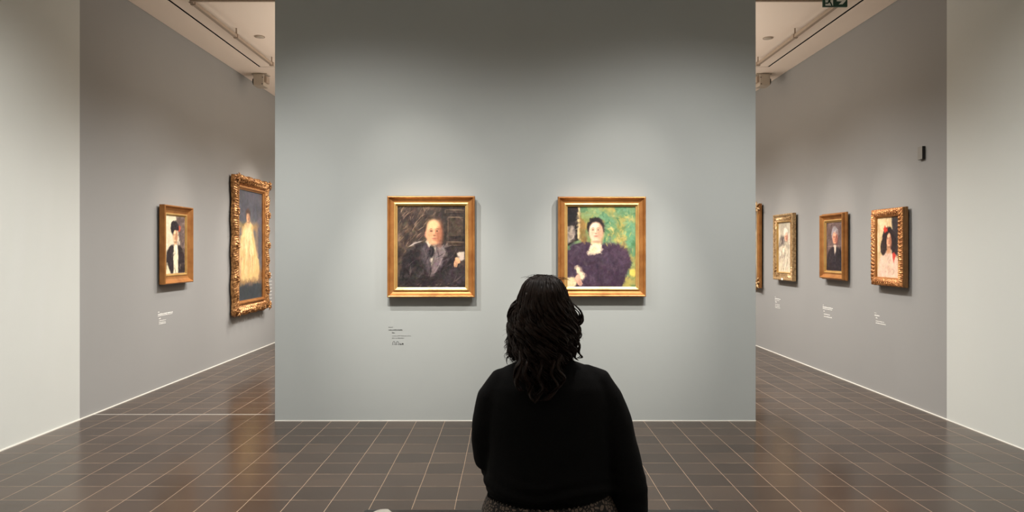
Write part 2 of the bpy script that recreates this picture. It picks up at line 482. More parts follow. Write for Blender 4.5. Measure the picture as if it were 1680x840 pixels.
def canvas(parent, w, h, y, painter):
    p = painter
    ny, nx = p.h, p.w
    xs = np.linspace(-w/2, w/2, nx); zs = np.linspace(h/2, -h/2, ny)
    X, Z = np.meshgrid(xs, zs)
    lum = p.a.mean(axis=2)/255
    Y = y - lum*0.0012
    co = np.stack([X, Y, Z], -1).reshape(-1, 3)
    idx = np.arange(nx*ny).reshape(ny, nx)
    f = np.stack([idx[1:, :-1], idx[1:, 1:], idx[:-1, 1:], idx[:-1, :-1]], -1).reshape(-1, 4)
    me = bpy.data.meshes.new('canvas')
    me.vertices.add(len(co)); me.vertices.foreach_set('co', co.astype(np.float32).ravel())
    me.loops.add(f.size); me.loops.foreach_set('vertex_index', f.astype(np.int32).ravel())
    me.polygons.add(len(f)); me.polygons.foreach_set('loop_start', np.arange(0, f.size, 4, dtype=np.int32))
    me.update(calc_edges=True)
    at = me.color_attributes.new('Paint', 'FLOAT_COLOR', 'POINT')
    lin = s2l(np.clip(p.a, 0, 255)/255).reshape(-1, 3)
    rgba = np.concatenate([lin, np.ones((len(lin), 1))], 1).astype(np.float32)
    at.data.foreach_set('color', rgba.ravel())
    me.shade_smooth()
    return link_mesh('canvas', me, M_CANVAS, parent)

# the pictures are plain painterly stand-ins: same size and colours, generic sitters
def paint_dark():
    p = Painter(190, 226, (52, 42, 38), 3)
    p.mottle([(78, 64, 54), (38, 30, 30), (92, 74, 60)], 5, 2.0, .6)
    p.strokes(170, (0, .62, 0, .6), [(120, 98, 80), (70, 56, 48), (150, 124, 100), (44, 35, 34), (98, 74, 60)], .012, .16, 1.0, .35, .42)
    p.poly([(.64, 0), (1, 0), (1, .62), (.66, .6)], (44, 36, 32), .01)
    for (a, b, c, d) in ((.7, .05, .98, .1), (.74, .14, .97, .38), (.72, .44, .98, .5)):
        p.poly([(a, b), (c, b), (c, d), (a, d)], (60, 48, 40), .012)
        p.stroke([(a, b), (c, b+.005)], .006, (120, 100, 82), .7); p.stroke([(a, b), (a, d)], .006, (104, 86, 72), .7)
        p.stroke([(a, d), (c, d)], .008, (24, 20, 20), .8)
    p.strokes(60, (.66, 1, 0, .55), [(96, 80, 66), (34, 28, 26), (72, 58, 48)], .008, .12, 1.5, .3, .5)
    # sitter: dark coat, pale collar
    p.poly([(.03, 1.02), (.06, .68), (.14, .53), (.34, .45), (.62, .45), (.8, .55), (.92, .72), (.96, 1.02)], (36, 30, 32), .02, .06)
    p.strokes(130, (.06, .94, .55, 1), [(60, 50, 52), (26, 22, 25), (78, 66, 64), (42, 35, 38), (50, 42, 46)], .016, .18, 1.2, .5, .45)
    p.stroke([(.17, .5), (.26, .455), (.36, .43)], .012, (176, 160, 154), .7)
    p.poly([(.43, .42), (.6, .42), (.55, .56), (.5, .74), (.45, .58)], (214, 198, 176), .01, .02)
    p.poly([(.4, .44), (.45, .5), (.5, .74), (.45, .84), (.34, .6)], (70, 60, 64), .012, .03)
    p.poly([(.6, .44), (.72, .55), (.62, .74), (.48, .88), (.52, .7)], (112, 98, 98), .012, .03)
    p.strokes(16, (.56, .7, .5, .76), [(134, 118, 116), (88, 76, 78)], .01, .12, 1.0, .3, .6)
    p.ell(.5, .56, .045, .075, (30, 26, 30), .4, wob=.3)
    p.poly([(.45, .36), (.59, .36), (.59, .46), (.46, .46)], (170, 116, 86), .01)
    p.ell(.515, .27, .138, .15, (60, 46, 38), .25, wob=.2)
    p.ell(.425, .35, .028, .04, (190, 124, 100), .5)
    p.poly([(.66, .92), (.74, .80), (.9, .74), (.99, .74), (.99, .9), (.8, .98)], (50, 42, 46), .015, .03)
    p.poly([(.86, .57), (.97, .56), (.98, .66), (.9, .66)], (196, 180, 164), .012, .02)
    p.repaint([(700, .020, .06, .6), (1400, .011, .035, .6)])
    p.strokes(50, (.02, .42, .02, .5), [(150, 122, 100), (118, 94, 78), (176, 146, 120), (42, 34, 34)], .007, .13, 1.0, .25, .5)
    for (a, b, c, d) in ((.7, .05, .98, .1), (.74, .14, .97, .38), (.72, .44, .98, .5)):
        p.stroke([(a, b), (c, b+.005)], .007, (134, 112, 92), .75); p.stroke([(a, b), (a, d)], .007, (112, 92, 76), .7); p.stroke([(c, b), (c, d)], .007, (22, 18, 18), .7); p.stroke([(a, d), (c, d)], .009, (22, 18, 18), .8)
    p.stroke([(.16, .505), (.25, .46), (.37, .43)], .011, (190, 174, 166), .75)
    p.stroke([(.64, .5), (.7, .56), (.6, .74), (.52, .84)], .009, (142, 126, 126), .6); p.stroke([(.38, .5), (.42, .62), (.47, .78)], .008, (104, 92, 94), .6)
    p.strokes(18, (.1, .9, .6, .95), [(88, 76, 76), (24, 20, 22), (104, 90, 86)], .009, .16, .9, .6, .5)
    p.head(.53, .325, .112, .15, (222, 168, 126), (150, 92, 68), turn=.12)
    p.ell(.525, .225, .085, .055, (222, 184, 132), .9, alpha=.7)
    p.hand_(.88, .665, .045, 2.2, (216, 164, 124), (132, 84, 62))
    p.repaint([(1500, .006, .018, .6)], jit=6)
    p.strokes(30, (.02, .98, .96, 1), [(150, 130, 110), (90, 76, 66)], .007, .06, .1, .4, .4)
    p.grain(7); return p

def paint_green():
    p = Painter(190, 226, (106, 130, 84), 5)
    p.mottle([(80, 122, 84), (166, 150, 76), (66, 108, 76), (190, 164, 88), (104, 144, 106)], 4.5, 2.6, .75)
    p.strokes(150, (.2, 1, 0, .85), [(196, 166, 80), (80, 126, 88), (56, 98, 70), (146, 160, 104), (176, 142, 76), (98, 146, 112)], .016, .12, .9, 1.2, .5)
    p.poly([(.86, .2), (.98, .2), (.97, .6), (.86, .5)], (92, 146, 112), .03, .06, .7)
    p.poly([(0, 0), (.2, 0), (.19, .4), (0, .5)], (24, 20, 22), .015, .02)
    p.poly([(.155, 0), (.19, 0), (.19, .4), (.15, .4)], (214, 190, 140), .008, .015)
    p.poly([(.19, .1), (.27, .2), (.3, .5), (.19, .5)], (140, 100, 52), .02, .04, .8)
    p.poly([(0, .26), (.1, .24), (.11, .42), (0, .46)], (150, 136, 124), .015, .04)
    p.strokes(20, (0, .14, .2, .48), [(40, 34, 34), (176, 160, 140)], .01, .1, 1.3, .4, .6)
    # sitter in a dark plum gown with a pale lace front
    p.strokes(60, (.5, 1, 0, .6), [(186, 172, 90), (58, 112, 84), (200, 170, 100), (84, 130, 94)], .014, .1, .4, 1.4, .5)
    p.poly([(-.02, 1.02), (-.02, .6), (.06, .48), (.2, .435), (.32, .44), (.36, .46), (.5, .46), (.6, .455), (.76, .47), (.9, .58), (.93, .7), (.86, .82), (.8, 1.02)], (60, 44, 60), .014, .04)
    p.poly([(.62, .48), (.76, .47), (.9, .58), (.92, .68), (.8, .74), (.66, .66)], (74, 55, 72), .03, .05, .8)
    p.strokes(130, (.02, .84, .5, 1), [(78, 60, 76), (42, 30, 44), (66, 50, 66), (92, 74, 88)], .018, .18, 1.3, .45, .4)
    p.poly([(.36, .43), (.5, .43), (.5, .58), (.29, .585)], (226, 208, 176), .012, .03)
    p.strokes(34, (.34, .5, .44, .575), [(246, 232, 204), (196, 172, 134)], .008, .05, 1.2, .7, .7)
    p.poly([(.36, .38), (.47, .38), (.485, .47), (.355, .47)], (224, 192, 150), .012)
    p.ell(.418, .255, .128, .12, (30, 23, 24), .22, wob=.15)
    p.poly([(.305, .3), (.31, .22), (.36, .165), (.42, .15), (.48, .165), (.53, .22), (.535, .3), (.5, .22), (.42, .195), (.34, .22)], (30, 23, 25), .015)
    p.stroke([(.46, .6), (.44, .72), (.46, .95)], .01, (40, 29, 42), .8); p.stroke([(.56, .56), (.6, .72), (.58, .96)], .012, (90, 72, 88), .6)
    p.poly([(.1, .76), (.16, .73), (.27, .86), (.22, .93)], (224, 200, 166), .012, .03)
    p.ell(.04, .94, .1, .07, (212, 194, 154), .3, wob=.5)
    p.ell(.96, .82, .05, .05, (220, 190, 90), .5, wob=.5)
    p.repaint([(800, .022, .06, .65), (1300, .011, .035, .6)], jit=6)
    p.strokes(40, (.5, .98, .03, .5), [(196, 180, 98), (52, 104, 78), (210, 180, 108), (106, 150, 116)], .010, .09, .8, 1.3, .5)
    p.head(.42, .305, .1, .128, (236, 198, 168), (196, 146, 118))
    p.poly([(.305, .31), (.31, .22), (.36, .165), (.42, .15), (.48, .165), (.53, .22), (.535, .31), (.515, .25), (.47, .205), (.42, .195), (.37, .205), (.325, .25)], (30, 23, 25), .014)
    p.hand_(.155, .885, .05, 1.2, (222, 172, 146), (156, 104, 84))
    p.repaint([(1500, .006, .018, .55)], jit=5)
    p.grain(6); return p

def paint_hat():
    p = Painter(110, 170, (214, 202, 172), 9)
    p.mottle([(230, 220, 192), (196, 184, 156)], 4, 2, .6)
    p.poly([(.52, 0), (1, 0), (1, .9), (.8, .6), (.66, .3)], (96, 80, 76), .04, .08)
    p.strokes(60, (.55, 1, 0, .6), [(74, 62, 60), (122, 100, 92), (160, 138, 122)], .02, .16, 1.3, .5, .5)
    p.ell(.7, .22, .07, .05, (196, 84, 62), .4, wob=.3)
    p.poly([(.02, 1), (.08, .62), (.25, .52), (.5, .48), (.78, .53), (.95, .66), (1, 1)], (42, 34, 36), .02, .04)
    p.poly([(.42, .5), (.62, .5), (.66, .7), (.64, 1), (.42, 1)], (226, 214, 182), .02, .04)
    p.poly([(.02, 1), (.12, .8), (.26, .98), (.24, 1)], (222, 206, 170), .02, .04)
    p.strokes(46, (.1, .95, .55, 1), [(66, 54, 54), (30, 25, 27), (200, 186, 154)], .014, .16, 1.4, .3, .5)
    p.poly([(.44, .42), (.58, .42), (.58, .52), (.44, .52)], (206, 164, 124), .02)
    p.ell(.47, .21, .21, .075, (34, 28, 32), .2, wob=.3, rot=-.2); p.ell(.42, .15, .12, .05, (44, 38, 42), .3, wob=.4)
    p.repaint([(500, .03, .07, .75), (900, .015, .04, .7)], jit=8)
    p.head(.5, .345, .12, .105, (226, 190, 148), (166, 116, 86), turn=-.1)
    p.poly([(.3, .28), (.3, .17), (.4, .1), (.55, .09), (.66, .16), (.7, .24), (.6, .25), (.45, .26), (.38, .34)], (36, 30, 34), .02, .05)
    p.strokes(14, (.32, .66, .1, .26), [(70, 62, 70), (24, 20, 24)], .014, .1, .6, .6, .6)
    p.poly([(.47, .5), (.6, .5), (.58, .62), (.53, .66)], (236, 226, 200), .015)
    p.repaint([(800, .009, .022, .55)], jit=5)
    p.grain(6); return p

def paint_gown():
    p = Painter(150, 230, (78, 76, 84), 12)
    p.mottle([(60, 62, 72), (104, 96, 98)], 4, 2, .6)
    p.poly([(0, .86), (1, .84), (1, 1), (0, 1)], (40, 48, 54), .02)
    p.poly([(0, .74), (1, .73), (1, .85), (0, .86)], (130, 98, 66), .02)
    p.strokes(20, (0, .9, .74, .84), [(88, 62, 44), (160, 122, 82)], .01, .5, 0, .05, .5)
    p.poly([(.02, .3), (.8, .3), (.8, .36), (.02, .36)], (176, 136, 74), .02, .02, .85)
    p.poly([(.72, .3), (.82, .3), (.86, .8), (.72, .8)], (150, 122, 96), .03, .02, .7)
    p.poly([(.34, .3), (.52, .28), (.68, .42), (.9, .72), (.84, .82), (.12, .82), (.1, .5), (.2, .34)], (222, 184, 120), .03, .06)
    for i in range(150):
        t = p.rng.uniform(.05, .95); v0 = p.rng.uniform(.32, .6); l = p.rng.uniform(.1, .28)
        f = lambda v: .40+(t-.5)*(.30+.75*(v-.3))
        c = [(250, 228, 172), (206, 160, 98), (238, 206, 146), (180, 134, 88), (246, 220, 170)][i % 5]
        v1 = min(.82, v0+l)
        p.stroke([(f(v0), v0), (f((v0+v1)/2)+p.rng.normal(0, .008), (v0+v1)/2), (f(v1), v1)], .014*p.rng.uniform(.6, 1.5), c, .5)
    p.poly([(.3, .33), (.52, .31), (.56, .42), (.42, .46), (.3, .42)], (236, 204, 150), .02, .04)
    p.poly([(.38, .27), (.46, .27), (.48, .33), (.36, .33)], (214, 168, 122), .02)
    p.ell(.42, .235, .075, .05, (214, 168, 122), .3); p.ell(.42, .205, .09, .04, (76, 54, 42), .3, wob=.2)
    p.poly([(0, .4), (.1, .42), (.14, .8), (0, .82)], (204, 158, 110), .03, .05, .8)
    p.strokes(24, (0, .14, .4, .8), [(226, 186, 130), (176, 130, 90)], .016, .2, 1.5, .15, .5)
    p.repaint([(500, .03, .07, .75), (900, .015, .04, .7)], jit=8)
    p.head(.42, .24, .062, .05, (218, 172, 128), (160, 108, 78))
    p.poly([(.34, .25), (.34, .195), (.42, .175), (.5, .195), (.5, .25), (.47, .215), (.37, .215)], (70, 48, 38), .012)
    p.repaint([(800, .009, .022, .55)], jit=5)
    p.grain(6); return p

def paint_girl():
    p = Painter(120, 180, (222, 196, 150), 15)
    p.mottle([(236, 214, 170), (196, 164, 116)], 4, 2, .6)
    p.strokes(60, (0, .7, 0, .7), [(240, 220, 178), (190, 156, 110), (210, 180, 136)], .02, .3, 1.5, .12, .5)
    p.poly([(.64, 0), (1, 0), (1, .7), (.74, .6)], (52, 46, 46), .03, .04)
    p.poly([(.02, 1), (.1, .7), (.3, .6), (.5, .57), (.74, .6), (.95, .7), (1, 1)], (222, 190, 166), .02, .05)
    p.strokes(60, (.06, .96, .62, 1), [(240, 216, 196), (190, 150, 130), (206, 172, 150)], .018, .2, 1.4, .3, .55)
    p.ell(.5, .36, .26, .2, (44, 34, 34), .15, wob=.2); p.ell(.28, .5, .14, .13, (52, 40, 38), .2, wob=.3); p.ell(.74, .46, .12, .16, (44, 34, 34), .2, wob=.3)
    p.poly([(.44, .46), (.6, .46), (.62, .6), (.42, .6)], (196, 140, 104), .02)
    p.repaint([(500, .03, .07, .75), (900, .015, .04, .7)], jit=8)
    p.head(.53, .37, .12, .118, (230, 178, 140), (160, 100, 76))
    p.poly([(.36, .52), (.37, .3), (.46, .2), (.58, .19), (.68, .28), (.74, .5), (.66, .42), (.62, .3), (.54, .26), (.45, .3), (.42, .42)], (40, 31, 31), .018, .03)
    p.poly([(.28, .2), (.36, .14), (.42, .2), (.46, .15), (.48, .24), (.4, .24), (.34, .27)], (206, 62, 46), .015, .04)
    p.poly([(.68, .6), (.76, .58), (.84, .64), (.78, .68), (.76, .76), (.7, .68)], (200, 66, 54), .015, .04)
    p.repaint([(800, .009, .022, .55)], jit=5)
    p.grain(6); return p

def paint_coat():
    p = Painter(110, 170, (92, 74, 72), 18)
    p.mottle([(70, 56, 56), (118, 96, 90)], 5, 2, .6)
    p.strokes(50, (0, 1, 0, .5), [(120, 98, 92), (60, 48, 48), (84, 66, 64)], .02, .2, 1.2, .5, .5)
    p.stroke([(.02, .5), (.98, .48)], .02, (190, 168, 150), .6); p.stroke([(.1, .04), (.5, .02)], .02, (190, 160, 150), .5)
    p.poly([(0, 1), (.04, .66), (.25, .53), (.5, .5), (.78, .53), (.98, .64), (1, 1)], (40, 33, 38), .02, .04)
    p.strokes(40, (.05, .95, .58, 1), [(58, 48, 54), (30, 25, 29), (72, 60, 64)], .02, .2, 1.4, .3, .5)
    p.poly([(.44, .46), (.6, .46), (.58, .6), (.5, .66)], (206, 188, 168), .02)
    p.ell(.5, .24, .2, .14, (150, 140, 140), .3, wob=.3)
    p.repaint([(500, .03, .07, .75), (900, .015, .04, .7)], jit=8)
    p.head(.52, .325, .15, .125, (216, 156, 124), (134, 78, 66), turn=.1)
    p.strokes(16, (.36, .68, .15, .26), [(186, 176, 172), (120, 108, 108)], .018, .1, .6, .6, .6)
    p.repaint([(800, .009, .022, .55)], jit=5)
    p.grain(6); return p

def paint_shawl():
    p = Painter(100, 160, (196, 184, 160), 21)
    p.mottle([(216, 204, 178), (150, 140, 124)], 4, 2, .6)
    p.poly([(.0, .5), (.2, .25), (.45, .3), (.5, .55), (.1, .6)], (86, 76, 72), .04, .08)
    p.poly([(.0, 1), (.06, .5), (.3, .44), (.62, .48), (.84, .72), (.8, 1)], (206, 192, 166), .03, .06)
    p.strokes(90, (.04, .8, .46, 1), [(236, 226, 204), (150, 136, 118), (186, 170, 148), (110, 100, 92)], .03, .3, 1.3, .25, .55)
    p.ell(.52, .2, .14, .09, (222, 208, 188), .3, wob=.2)
    p.repaint([(500, .03, .07, .75), (900, .015, .04, .7)], jit=8)
    p.head(.57, .3, .11, .085, (216, 170, 140), (156, 98, 80), turn=.1)
    p.strokes(12, (.44, .64, .16, .24), [(236, 226, 208), (190, 178, 160)], .02, .1, .8, .6, .6)
    p.repaint([(800, .009, .022, .55)], jit=5)
    p.grain(6); return p

def paint_plain():
    p = Painter(60, 90, (150, 136, 116), 25)
    p.mottle([(190, 176, 150), (96, 84, 76)], 4, 2, .6); p.grain(8); return p

# ------------------------------------------------------------------ frames
def frame_sweep(w, h, prof, sub=1):
    """Mitred moulding. prof = (inset from the outer edge, height off the back)."""
    bm = bmesh.new()
    rings = []
    for ins, ht in prof:
        a, b = w/2-ins, h/2-ins
        rings.append([bm.verts.new((x, -ht, z)) for x, z in ((-a, -b), (a, -b), (a, b), (-a, b))])
    for r, q in zip(rings[:-1], rings[1:]):
        for k in range(4):
            bm.faces.new((r[k], r[(k+1) % 4], q[(k+1) % 4], q[k]))
    return bm

def carved_sweep(w, h, mw, hfun, sfun, du=0.006, nv=22, depth0=0.0):
    """Carved moulding as relief: hfun(side, s, v) height, sfun(side, s) outward swell of the outer edge."""
    bm = bmesh.new()
    c = [(-w/2, -h/2), (w/2, -h/2), (w/2, h/2), (-w/2, h/2)]
    ci = [(-w/2+mw, -h/2+mw), (w/2-mw, -h/2+mw), (w/2-mw, h/2-mw), (-w/2+mw, h/2-mw)]
    nrm = [(0, -1), (1, 0), (0, 1), (-1, 0)]
    for k in range(4):
        A, B, a, b = c[k], c[(k+1) % 4], ci[k], ci[(k+1) % 4]
        Ln = math.hypot(B[0]-A[0], B[1]-A[1])
        nu = max(8, int(Ln/du))
        grid = []
        for i in range(nu+1):
            u = i/nu
            o = (A[0]+(B[0]-A[0])*u, A[1]+(B[1]-A[1])*u); q = (a[0]+(b[0]-a[0])*u, a[1]+(b[1]-a[1])*u)
            edge = min(1, min(u, 1-u)*Ln/0.05)
            sw = sfun(k, u*Ln)*edge
            row = []
            ob = (o[0]+nrm[k][0]*sw, o[1]+nrm[k][1]*sw)
            row.append(bm.verts.new((ob[0], -depth0, ob[1])))
            for j in range(nv+1):
                v = j/nv
                f = (1-v)**2
                x = o[0]+(q[0]-o[0])*v+nrm[k][0]*sw*f; z = o[1]+(q[1]-o[1])*v+nrm[k][1]*sw*f
                row.append(bm.verts.new((x, -hfun(k, u*Ln, v, edge), z)))
            row.append(bm.verts.new((q[0], -depth0, q[1])))
            grid.append(row)
        for i in range(nu):
            for j in range(nv+2):
                bm.faces.new((grid[i][j], grid[i+1][j], grid[i+1][j+1], grid[i][j+1]))
    bmesh.ops.remove_doubles(bm, verts=bm.verts[:], dist=0.0004)
    return bm

def scroll_bm(size, turns=1.4, flip=1):
    """A little carved volute with two leaves."""
    bm = bmesh.new()
    pts, rad = [], []
    for i in range(22):
        t = i/21; a = t*turns*2*PI+PI/2; r = size*(0.5-0.36*t)
        pts.append((flip*r*math.cos(a), -0.006-0.012*t, r*math.sin(a))); rad.append(size*(0.14-0.05*t))
    tube(bm, pts, rad, 7)
    ball(bm, (0, -0.018, 0), size*.15, 8)
    for s in (-1, 1):
        leaf = [(flip*size*.1, -0.006, s*size*.4), (flip*size*.05, -0.014, s*size*.65), (-flip*size*.1, -0.012, s*size*.9), (-flip*size*.28, -0.004, s*size*1.0)]
        tube(bm, leaf, [size*.08, size*.16, size*.12, size*.03], 7, flat=.6)
    return bm

def leaf_cluster_bm(size, n=5):
    bm = bmesh.new()
    for i in range(n):
        a = -PI*0.62+PI*1.24*i/(n-1)
        for q, ln in ((0, 1.0), (1, .72)):
            aa = a+(0.18 if q else 0)
            pts = [(size*ln*t*math.cos(aa)*.9, -0.004-0.020*math.sin(PI*min(1, t*1.05))*(1-q*.3), size*ln*t*math.sin(aa)) for t in (0, .3, .6, .85, 1)]
            tube(bm, pts, [size*.07, size*.15, size*.17, size*.11, size*.03], 7, flat=.7)
    ball(bm, (0, -0.018, 0), size*.24, 10)
    pts = []
    for i in range(14):
        t = i/13; a = t*2.4*PI; r = size*(.45-.3*t)
        pts.append((-size*.2+r*math.cos(a), -0.012-0.01*t, r*math.sin(a)))
    tube(bm, pts, size*.09, 6)
    return bm

def place(o, x, y, z, ry=0.0, s=1.0):
    o.location = (x, y, z); o.rotation_euler = (0, ry, 0); o.scale = (s, s, s)
    return o

GAP = 0.025     # frames stand off the wall on their hanging battens

def picture(name, label, loc, rz, w, h, group):
    r = empty(name, loc, rz)
    tag(r, label, 'painting', group)
    return r

def batten(r, w, h, inset=0.05):
    bm = bmesh.new(); box(bm, -w/2+inset, w/2-inset, -GAP-0.004, 0, -h/2+inset, h/2-inset)
    obj('backing_board', bm, M_BACK, r)

def shift(prof, d=GAP):
    return [(a, b+d) for a, b in prof]

def centre_frame(cx, cz, w, h, label, painter):
    r = picture('framed_painting', label, (cx, YW, cz), 0, w, h, 'portraits on the centre wall')
    batten(r, w, h, 0.035)
    P = shift([(0, 0), (0, .046), (.003, .052), (.009, .055), (.014, .052), (.017, .045), (.022, .037), (.030, .030), (.042, .026), (.052, .026)])
    obj('frame_moulding', frame_sweep(w, h, P + [(.052, GAP)]), M_GOLD, r)
    P2 = shift([(.050, 0), (.050, .029), (.054, .034), (.061, .036), (.066, .033), (.069, .024), (.078, .020), (.078, 0)])
    obj('slip', frame_sweep(w, h, P2), M_GOLD_Y, r)
    canvas(r, w-.150, h-.150, -GAP-.010, painter)
    return r

F1 = dict(x0=635, x1=779, y0=321.5, y1=488); F2 = dict(x0=915.5, x1=1060, y0=322.5, y1=487)
S = 5.715/1178
def cbox(F):
    return ((F['x0']+F['x1'])/2-836)*S, 1.38-((F['y0']+F['y1'])/2-410)*S, (F['x1']-F['x0'])*S, (F['y1']-F['y0'])*S
centre_frame(*cbox(F1), 'gilt framed dark brown portrait of a sitter in a black coat, on the centre wall', paint_dark())
centre_frame(*cbox(F2), 'gilt framed portrait with green and gold background, behind the seated person\'s head', paint_green())

def side_loc(left, ya, yb, z0, z1):
    return ((XL-.006 if left else XR+.006), (ya+yb)/2, (z0+z1)/2), (PI/2 if left else -PI/2), yb-ya, z1-z0

# left wall, plain scoop frame
loc, rz, w, h = side_loc(True, 7.115, 7.755, 1.035, 1.832)
r = picture('framed_painting', 'plain gold scoop framed portrait of a sitter in a dark hat, on the left wall', loc, rz, w, h, 'paintings on the left wall')
batten(r, w, h)
P = shift([(0, 0), (0, .052), (.004, .058), (.010, .060), (.016, .056), (.03, .038), (.05, .026), (.068, .021), (.08, .021)])
obj('frame_moulding', frame_sweep(w, h, P+[(.08, GAP)]), M_GOLD, r)
obj('slip', frame_sweep(w, h, shift([(.078, 0), (.078, .024), (.084, .027), (.092, .025), (.096, .016), (.102, .014), (.102, 0)])), M_GOLD_Y, r)
canvas(r, w-.198, h-.198, -GAP-.008, paint_hat())

# left wall, tall carved frame under glass
loc, rz, w, h = side_loc(True, 8.95, 10.19, .56, 2.325)
r = picture('framed_painting', 'tall ornate carved gilt frame with a pale gown under glass, on the left wall', loc, rz, w, h, 'paintings on the left wall')
batten(r, w, h, .08)
def hf(k, s, v, e):
    prof = .075*math.sin(PI*min(1, .12+v*1.0))**.6 if v < .9 else .045
    if k in (0, 2):
        orn = (.020*math.sin(s*2*PI/.075)*math.sin(v*PI*1.6+.4) + .012*math.sin(s*2*PI/.0375+v*9)*math.sin(v*PI)) * (1 if v < .72 else .15)
    else:
        orn = (.007*math.sin(s*2*PI/.21)*(1-v) + .004*math.sin(s*2*PI/.03+v*8)) * (1 if v < .7 else .1)
    n = mnoise.noise(Vector((s*30, v*5, k*3.3)))*.006*(1 if v < .75 else .1)
    return GAP+max(.01, prof+orn*e+n*e)
def sf(k, s):
    if k in (0, 2): return .016*abs(math.sin(s*PI/.1))+.010*math.sin(s*2*PI/.31)
    return .012*math.cos((s-.105)*2*PI/.43)+.004*abs(math.sin(s*PI/.07))
obj('frame_moulding', carved_sweep(w, h, .135, hf, sf, du=.008, nv=20, depth0=GAP), M_GOLD_O, r, smooth=True)
obj('slip', frame_sweep(w, h, shift([(.130, 0), (.130, .046), (.138, .050), (.146, .047), (.150, .036), (.160, .030), (.166, .028), (.166, 0)])), M_GOLD, r)
canvas(r, w-.326, h-.326, -GAP-.012, paint_gown())
bm = bmesh.new(); box(bm, -w/2+.163, w/2-.163, -GAP-.026, -GAP-.023, -h/2+.163, h/2-.163); obj('glazing', bm, M_GLASS, r)
proto_s = proto_l = None
for sx in (-1, 1):
    for i in range(7):
        z = -h/2+.25+(h-.5)*i/6
        big = i % 2 == 1
        if big:
            o = obj('leaf_ornament', leaf_cluster_bm(.056), M_GOLD_O, r, True) if proto_l is None else proto_l.copy()
            if proto_l is None: proto_l = o
            else: COL.objects.link(o); o.parent = r
        else:
            o = obj('scroll_ornament', scroll_bm(.048), M_GOLD_O, r, True) if proto_s is None else proto_s.copy()
            if proto_s is None: proto_s = o
            else: COL.objects.link(o); o.parent = r
        o.location = (sx*(w/2-.042), -GAP-.064, z)
        o.rotation_euler = (0, 0 if sx > 0 else PI, 0)
        o.scale = (1, 1.0, 1)
for sz in (-1, 1):
    for i in range(5):
        o = proto_l.copy(); COL.objects.link(o); o.parent = r
        o.location = (-w/2+.22+(w-.44)*i/4, -GAP-.066, sz*(h/2-.035)); o.rotation_euler = (0, -sz*PI/2, 0); o.scale = (.8, .9, .8)
for sx in (-1, 1):
    for sz in (-1, 1):
        o = proto_l.copy(); o.name = 'corner_ornament'; COL.objects.link(o); o.parent = r
        a = math.atan2(sz, sx)
        o.location = (sx*(w/2-.04), -GAP-.07, sz*(h/2-.04)); o.rotation_euler = (0, -a, 0); o.scale = (1.35, 1.0, 1.35)

# right wall, nearest: carved all over, deep brown sides
loc, rz, w, h = side_loc(False, 6.36, 6.915, 1.043, 1.765)
r = picture('framed_painting', 'leafy carved red gold frame, portrait with red hair ribbon, nearest on right wall', loc, rz, w, h, 'paintings on the right wall')
batten(r, w, h)
obj('case', frame_sweep(w, h, shift([(0, 0), (0, .022), (.004, .026), (.004, .044), (.02, .046), (.02, 0)])), plain('brown frame side', rgb(120, 84, 46), rough=.45, metal=.3, var=.15), r)
def hf2(k, s, v, e):
    ss = s*2*PI/.040
    orn = .005*math.sin(ss+2.6*math.sin(v*PI*1.6))*math.sin(PI*v)+.005*math.sin(2*ss+v*13)*math.sin(PI*v)
    n = mnoise.noise(Vector((s*110, v*8, k*2.1)))*.006
    return GAP+.050+.012*math.sin(PI*v)+(orn+n)*e
obj('frame_moulding', carved_sweep(w-.012, h-.012, .066, hf2, lambda k, s: .0012*math.sin(s*2*PI/.02), du=.0045, nv=18, depth0=GAP+.03), M_GOLD_R, r, smooth=True)
obj('slip', frame_sweep(w, h, shift([(.068, 0), (.068, .048), (.074, .050), (.080, .044), (.083, .034), (.083, 0)])), M_GOLD, r)
canvas(r, w-.162, h-.162, -GAP-.030, paint_girl())

# right wall, middle: plain stepped frame
loc, rz, w, h = side_loc(False, 7.49, 8.07, 1.056, 1.778)
r = picture('framed_painting', 'plain stepped gold frame with a dark coated sitter, middle of right wall', loc, rz, w, h, 'paintings on the right wall')
batten(r, w, h)
P = shift([(0, 0), (0, .018), (.006, .024), (.012, .024), (.012, .050), (.016, .056), (.022, .058), (.028, .054), (.04, .036), (.058, .026), (.072, .024)])
obj('frame_moulding', frame_sweep(w, h, P+[(.072, GAP)]), M_GOLD, r)
obj('slip', frame_sweep(w, h, shift([(.070, 0), (.070, .028), (.076, .032), (.084, .030), (.088, .018), (.098, .016), (.098, 0)])), M_GOLD_Y, r)
canvas(r, w-.19, h-.19, -GAP-.009, paint_coat())

# right wall, third: pale gilt with corner carving and a title tag
loc, rz, w, h = side_loc(False, 8.85, 9.50, .992, 1.838)
r = picture('framed_painting', 'pale gilt frame with corner carving, pale shawled sitter and small white tag', loc, rz, w, h, 'paintings on the right wall')
batten(r, w, h)
P = shift([(0, 0), (0, .044), (.006, .048), (.02, .048), (.026, .042), (.034, .040)])
obj('frame_moulding', frame_sweep(w, h, P+[(.034, GAP)]), M_GOLD_P, r)
def hf3(k, s, v, e):
    Lk = w-.064 if k in (0, 2) else h-.064
    near = max(0, 1-min(s, Lk-s)/.17) + (.35 if k == 2 else 0)
    orn = (.010*math.sin(s*2*PI/.045+2*math.sin(v*4))*math.sin(PI*v)+.008*math.sin(s*2*PI/.024+v*9)*math.sin(PI*v))
    return GAP+.034-.006*v+orn*min(1, near*1.6)*e
obj('carved_border', carved_sweep(w-.064, h-.064, .062, hf3, lambda k, s: 0, du=.005, nv=14, depth0=GAP), M_GOLD_P, r, smooth=True)
obj('slip', frame_sweep(w, h, shift([(.092, 0), (.092, .034), (.098, .034), (.102, .018), (.106, .016), (.106, 0)])), M_GOLD_Y, r)
